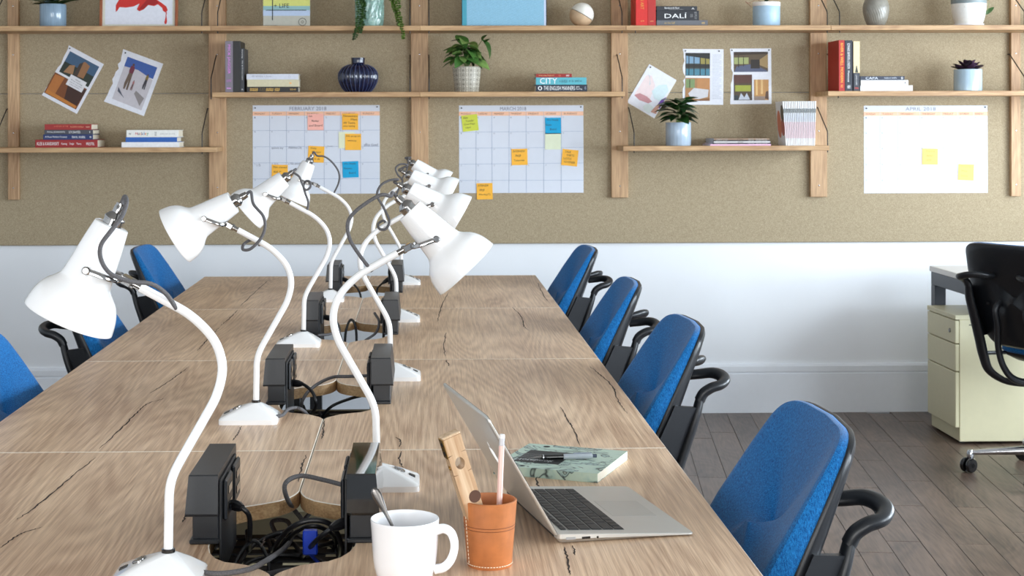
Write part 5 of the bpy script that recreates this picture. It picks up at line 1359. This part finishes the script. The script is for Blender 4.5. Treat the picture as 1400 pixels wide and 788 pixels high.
# emblem on the lid: apple outline with a bite and a leaf
def emblem():
    pts = []
    for k_ in range(40):
        th = 2 * PI * k_ / 40 + HP
        r_ = 1.0 - .16 * math.exp(-((th - HP) / .28) ** 2) - .16 * math.exp(-((th - HP - 2 * PI) / .28) ** 2) - .09 * math.exp(-((th - 3 * HP) / .25) ** 2)
        xx, zz_ = r_ * math.cos(th) * .92, r_ * math.sin(th) * .95
        d_ = math.hypot(xx - 1.05, zz_ - .18)
        if d_ < .42:
            q = .42 / max(d_, 1e-4); xx, zz_ = 1.05 + (xx - 1.05) * q, .18 + (zz_ - .18) * q
            if xx > .95: xx = .70
        pts.append((xx, zz_))
    leaf = [(.0, 1.0), (.02, 1.25), (.14, 1.45), (.36, 1.55), (.34, 1.3), (.2, 1.08)]
    return pts, leaf
ep, el_ = emblem()
def emblem_mat():        # the lid emblem is a backlit window
    m_ = mat('emblem_white', (244, 246, 248), .25)
    b_ = m_.node_tree.nodes['Principled BSDF']
    b_.inputs['Emission Color'].default_value = (.9, .95, 1, 1); b_.inputs['Emission Strength'].default_value = .55
    return m_
esc = .020
m = MB(Ml)
for pl in (ep, el_):
    m.add([(-.0058, LWd / 2 - a * esc, .225 / 2 + .0 + b * esc) for a, b in pl], [tuple(range(len(pl)))])
m.build('emblem', emblem_mat(), lid, smooth=None, fix=False)
MB(Matrix.Translation((.002, .02, th0 - .005)) @ Matrix.Rotation(-HP, 4, 'X')).lathe([(.005, 0), (.005, LWd - .04)], 12).build('hinge', BLACKP, t)

# ------------------------------------------------------------------ notebook and pen
NA = PT(817, 648, .747); NB = PT(858, 617, .747)
e1 = (NB - NA).normalized(); e2 = V((-e1.y, e1.x, 0)); lenr = (NB - NA).length
nw = .203
t = thing('notebook', 'green marbled softback notebook with a black title label', 'notebook', (NA.x, NA.y, TZ), (0, 0, math.atan2(e2.y, e2.x)))
# local x: from the right edge to the left (e2), local y : -e1 ... use y down so map
sgn = -1
def nb(x0, x1, y0, y1, z0, z1, mm, name, parent=t, b=0):
    return MB().box(x0, x1, -y1, -y0, z0, z1, b=b).build(name, mm, parent, smooth=None)
MARB = bpy.data.materials.new('marbled_cover'); MARB.use_nodes = True
nt = MARB.node_tree; L = nt.links.new; N = nt.nodes.new
tc = N('ShaderNodeTexCoord'); nz = N('ShaderNodeTexNoise'); nz.inputs['Scale'].default_value = 9; nz.inputs['Detail'].default_value = 3; nz.inputs['Distortion'].default_value = 1.6
mp = N('ShaderNodeMapping'); mp.inputs['Scale'].default_value = (1, 1.7, 1); L(tc.outputs['Object'], mp.inputs[0]); L(mp.outputs[0], nz.inputs['Vector'])
rp = N('ShaderNodeValToRGB'); el = rp.color_ramp.elements
el[0].position = .0; el[0].color = lin((186, 208, 192)); el[1].position = 1; el[1].color = lin((196, 216, 200))
for ps, cc in ((.40, (182, 204, 190)), (.425, (40, 48, 50)), (.45, (176, 202, 190)), (.50, (192, 212, 196)), (.575, (188, 208, 192)), (.59, (48, 56, 58)), (.61, (140, 164, 160)), (.64, (170, 196, 188)), (.655, (62, 60, 58)), (.68, (160, 176, 166))):
    q = el.new(ps); q.color = lin(cc)
L(nz.outputs['Fac'], rp.inputs[0]); L(rp.outputs[0], nt.nodes['Principled BSDF'].inputs['Base Color'])
nt.nodes['Principled BSDF'].inputs['Roughness'].default_value = .4
nb(0, nw, 0, lenr, 0, .0008, MARB, 'back_cover')
nb(.0005, nw - .001, .0008, lenr - .0005, .0008, .0162, mat('notebook_pages', (246, 240, 222), .9, var=.05, scale=400), 'pages')
nb(0, nw, 0, lenr, .0162, .017, MARB, 'front_cover')
nb(-.0004, nw, -.0008, 0, 0, .017, MARB, 'spine_cover') if False else None
MB().box(0, nw, 0, .0008, 0, .017).build('spine_cover', MARB, t, smooth=None)
lb = MB().box(.090, .180, -.150, -.045, .017, .0173).build('title_label', flat((36, 38, 40), .5), t, smooth=None)
m = MB(); 
vs, fs = text_geo('Notebook')
m.add([(.182 - v.x * .075, -.055 - (1 - v.y) * .016, .0176) for v in vs], fs)
# rows of small print rules on the label
for i in range(3): m.add([(.182 - a, -.085 - i * .014 - b, .0176) for a, b in ((0, 0), (.05, 0), (.05, .0008), (0, .0008))], [(0, 1, 2, 3)])
m.build('lettering', flat((210, 214, 214)), lb, smooth=None, fix=False)
m = MB()
for cx_, cy_, r_ in ((.150, .012, .004), (.138, .010, .0025), (.160, .190, .007)):
    m.add([(cx_ + r_ * math.cos(k_ * PI / 8), -cy_ + r_ * math.sin(k_ * PI / 8), .0174) for k_ in range(16)], [tuple(range(16))])
m.build('ink_dot_print', flat((30, 34, 36)), t, smooth=None, fix=False)
p0, p1 = PT(726, 626, .753), PT(815.6, 623.5, .753)
d = (p1 - p0); Lp = d.length
t = thing('pen', 'clear and black gel pen lying across the notebook', 'pen', p0, (0, 0, math.atan2(d.y, d.x)))
Mp = Matrix.Rotation(HP, 4, 'Y')
MB(Mp).lathe([(.0006, 0), (.0012, .004), (.0026, .014), (.0042, .02)], 14).build('tip', CHROME, t)
MB(Mp).lathe([(.0042, .02), (.0052, .024), (.0052, .062), (.0052, .0625)], 14).build('grip', BLACKG, t)
MB(Mp).lathe([(.0056, .0222), (.0056, .0245)], 14).build('ring', SILVER, t)
MB(Mp).lathe([(.0052, .0625), (.0054, .064), (.0054, Lp - .012), (.004, Lp - .008)], 14).build('barrel', mat('frosted_plastic', (206, 214, 222), .2, trans=.35, var=.02), t)
MB(Mp).lathe([(.0035, Lp - .009), (.0035, Lp), (0, Lp)], 12).build('button', flat((60, 70, 90), .3), t)
MB().box(Lp - .045, Lp - .01, -.002, .002, .0054, .0068).build('clip', mat('clip_plastic', (150, 160, 176), .2), t, smooth=None)

# ------------------------------------------------------------------ leather cup, level, pencil
cc = P(669.5, 776, 2.29)
cup = thing('leather_cup', 'tan leather pen cup with white stitching', 'cup', (cc.x, 2.295, TZ))
LEA = mat('tan_leather', (184, 112, 62), .5, var=.14, scale=45, bump=.15)
hC, r0, r1 = .0985, .0335, .0412
prof = [(0, 0), (r0 - .001, 0), (r0, .002), (r0 + (r1 - r0) * .5, hC * .5), (r1, hC - .001), (r1 - .001, hC), (r1 - .0035, hC), (r1 - .0045, hC - .004), (r0 - .002, .004), (0, .004)]
MB().lathe(prof, 40).build('wall', LEA, cup, smooth=40)
rad = lambda z_: r0 + (r1 - r0) * z_ / hC
m = MB()
for z_ in (.058, .0625):
    m.tube([(math.cos(2 * PI * j / 40) * (rad(z_)), math.sin(2 * PI * j / 40) * (rad(z_)), z_) for j in range(40)], .0005, 5, closed=True)
m.build('tooled_line', mat('dark_leather', (120, 66, 32), .6), cup)
m = MB()
thv = math.radians(205)
for k_ in range(16):
    za, zb = .007 + k_ * .0055, .0105 + k_ * .0055
    m.tube([(math.cos(thv) * (rad(z_) + .0002), math.sin(thv) * (rad(z_) + .0002), z_) for z_ in (za, (za + zb) / 2, zb)], .0007, 5)
for k_ in range(22):
    th = math.radians(195) + k_ * .13
    m.tube([(math.cos(th + q) * (rad(.005) + .0003), math.sin(th + q) * (rad(.005) + .0003), .005) for q in (0, .04, .08)], .0007, 5)
m.build('stitching', flat((236, 224, 200)), cup)
# wooden level standing in the cup
LV = wood('level_wood', (176, 136, 98), (228, 204, 172), axis=2, ring=3, fine=180, bump=.1)
t = thing('spirit_level', 'short wooden level with brass ends standing in the leather cup', 'spirit level', (cc.x - .001, 2.297, TZ + .0065), (math.radians(3), math.radians(-19.0), math.radians(20)))
wv, tv, Hv = .029, .017, .208
# body with a real finger hole: stack of plates around it
hz_ = Hv - .046
def ringh(y):
    q = [(.0075 * math.cos(k_ * PI / 8), .0095 * math.sin(k_ * PI / 8)) for k_ in range(16)]
    return q
m = MB()
n = 16
inn = ringh(0); outr = []
for k_ in range(n):
    c_, s_ = math.cos(k_ * PI / 8), math.sin(k_ * PI / 8)
    sc_ = min(wv / 2 / max(abs(c_), 1e-6), .016 / max(abs(s_), 1e-6)); outr.append((c_ * sc_, s_ * sc_))
for y in (-tv / 2, tv / 2):
    vs = [(a, y, hz_ + b) for a, b in inn] + [(a, y, hz_ + b) for a, b in outr]
    m.add(vs, [(j, (j + 1) % n, n + (j + 1) % n, n + j) for j in range(n)])
vs = [(a, y, hz_ + b) for y in (-tv / 2, tv / 2) for a, b in inn]; m.add(vs, [(j, (j + 1) % n, n + (j + 1) % n, n + j) for j in range(n)])
vs = [(a, y, hz_ + b) for y in (-tv / 2, tv / 2) for a, b in outr]; m.add(vs, [(j, (j + 1) % n, n + (j + 1) % n, n + j) for j in range(n)])
m.box(-wv / 2, wv / 2, -tv / 2, tv / 2, 0, hz_ - .016); m.box(-wv / 2, wv / 2, -tv / 2, tv / 2, hz_ + .016, Hv - .004)
body = m.build('body', LV, t, smooth=None)
BRASS = mat('brass', (206, 162, 92), .28, 1.0, var=.06)
MB().box(-wv / 2, wv / 2, -tv / 2, tv / 2, Hv - .004, Hv, b=.0012).build('end_cap', LV, t, smooth=None)
MB().box(-wv / 2 - .0012, -wv / 2, -tv / 2, tv / 2, Hv - .034, Hv - .003, b=.0003).build('brass_strip', BRASS, t, smooth=None)
for z_ in (Hv - .012, Hv - .026):
    MB(Matrix.Translation((-wv / 2 - .0012, 0, z_)) @ Matrix.Rotation(-HP, 4, 'Y')).lathe([(.0032, -.0002), (.0032, .0006), (0, .0006)], 12).build('screw', SOOT, t)
MB(Matrix.Translation((-wv / 2, 0, Hv - .05)) @ Matrix.Rotation(-HP, 4, 'Y')).lathe([(.0038, -.0002), (.0038, .0008), (.002, .0008), (.0018, .0002), (0, .0002)], 14).build('brass_eyelet', BRASS, t)
MB(Matrix.Translation((.0065, -tv / 2, .105)) @ Matrix.Rotation(HP, 4, 'X')).lathe([(.0095, -.0002), (.0095, .0003), (0, .0003)], 20).build('dark_recess', flat((86, 56, 40)), t)
# pencil
pt = P(686.5, 594, 2.31); pb = V((cc.x + .012, 2.305, TZ + .006))
d = pt - pb; Lq = d.length
t = thing('pencil', 'pale pink pencil with white eraser standing in the leather cup', 'pencil', pb)
t.rotation_euler = d.to_track_quat('Z', 'Y').to_euler()
PKM = mat('pale_pink_lacquer', (246, 208, 198), .35, var=.02)
MB().lathe([(.0006, 0), (.0042, .016)], 6).build('sharpened_tip', flat((214, 176, 130)), t, smooth=None)
MB().lathe([(.0042, .016), (.0042, Lq - .017)], 6).build('shaft', PKM, t, smooth=None)
MB().lathe([(.0042, Lq - .0172), (.0045, Lq - .016), (.0040, Lq - .012), (.0045, Lq - .008), (.0045, Lq - .006)], 14).build('ferrule', mat('white_ferrule', (226, 226, 230), .25, .4), t)
MB().lathe([(.0042, Lq - .006), (.0042, Lq - .001), (.0034, Lq), (0, Lq)], 14).build('eraser', flat((240, 238, 236)), t)

# ------------------------------------------------------------------ mug and spoon
mc = P(553.5, 740, 2.2)
mug = thing('mug', 'white ceramic mug with a handle at the front of the desk', 'mug', (mc.x, 2.2, TZ))
prof = interp([(.030, 0), (.0335, .0015), (.0395, .012), (.0440, .028), (.0463, .05), (.0478, .075), (.0492, .0935)], 5)
inner = interp([(.0472, .0945), (.0455, .075), (.0438, .05), (.041, .028), (.034, .012), (.02, .0065)], 5)
MB().lathe([(0, 0)] + prof + [(.0488, .0950), (.0480, .0953)] + inner + [(0, .006)], 48).build('body', WHITEC, mug, smooth=50)
hp = catmull([(.0455, -.006, .079), (.056, -.0075, .0815), (.0665, -.009, .075), (.071, -.0095, .058), (.0665, -.009, .039), (.056, -.0075, .0265), (.0425, -.006, .023)], 7)
MB().tube(hp, [.0068 + .0015 * abs(2 * i / len(hp) - 1) for i in range(len(hp))], 14, flatten=(1.1, .85)).build('handle', WHITEC, mug, smooth=60)
MB().lathe([(0, .07), (.0448, .07), (.0448, .0702), (0, .0703)], 32).build('liquid', mat('milky_tea', (196, 160, 124), .1), mug) if False else None
st = P(512.5, 672, 2.205); s2 = P(533, 713, 2.20)
t = thing('teaspoon', 'stainless steel teaspoon leaning in the white mug', 'spoon', s2)
dv = (st - s2).normalized()
side = V((1, 0, .45)).normalized(); side = (side - dv * side.dot(dv)).normalized()
nrm_ = dv.cross(side)
rings = []
for u, ww, hh_ in ((-.085, .0008, .0006), (-.078, .009, .0009), (-.062, .0125, .0009), (-.045, .010, .001), (-.036, .004, .0013), (-.015, .0022, .0013), (.01, .0028, .0013), (.028, .0055, .0014), (.040, .0070, .0014), (.0475, .0062, .0013), (.0515, .0035, .0011), (.0525, .0006, .0006)):
    cpt = dv * u + (nrm_ * (.006 * math.sin((u + .085) / .05 * PI) if u < -.035 else 0))
    rings.append([cpt + side * ww * math.cos(q * PI / 6) + nrm_ * hh_ * math.sin(q * PI / 6) for q in range(12)])
MB().loft(rings).build('spoon_body', mat('brushed_steel', (104, 101, 99), .25, 1.0, var=.04), t, smooth=60)
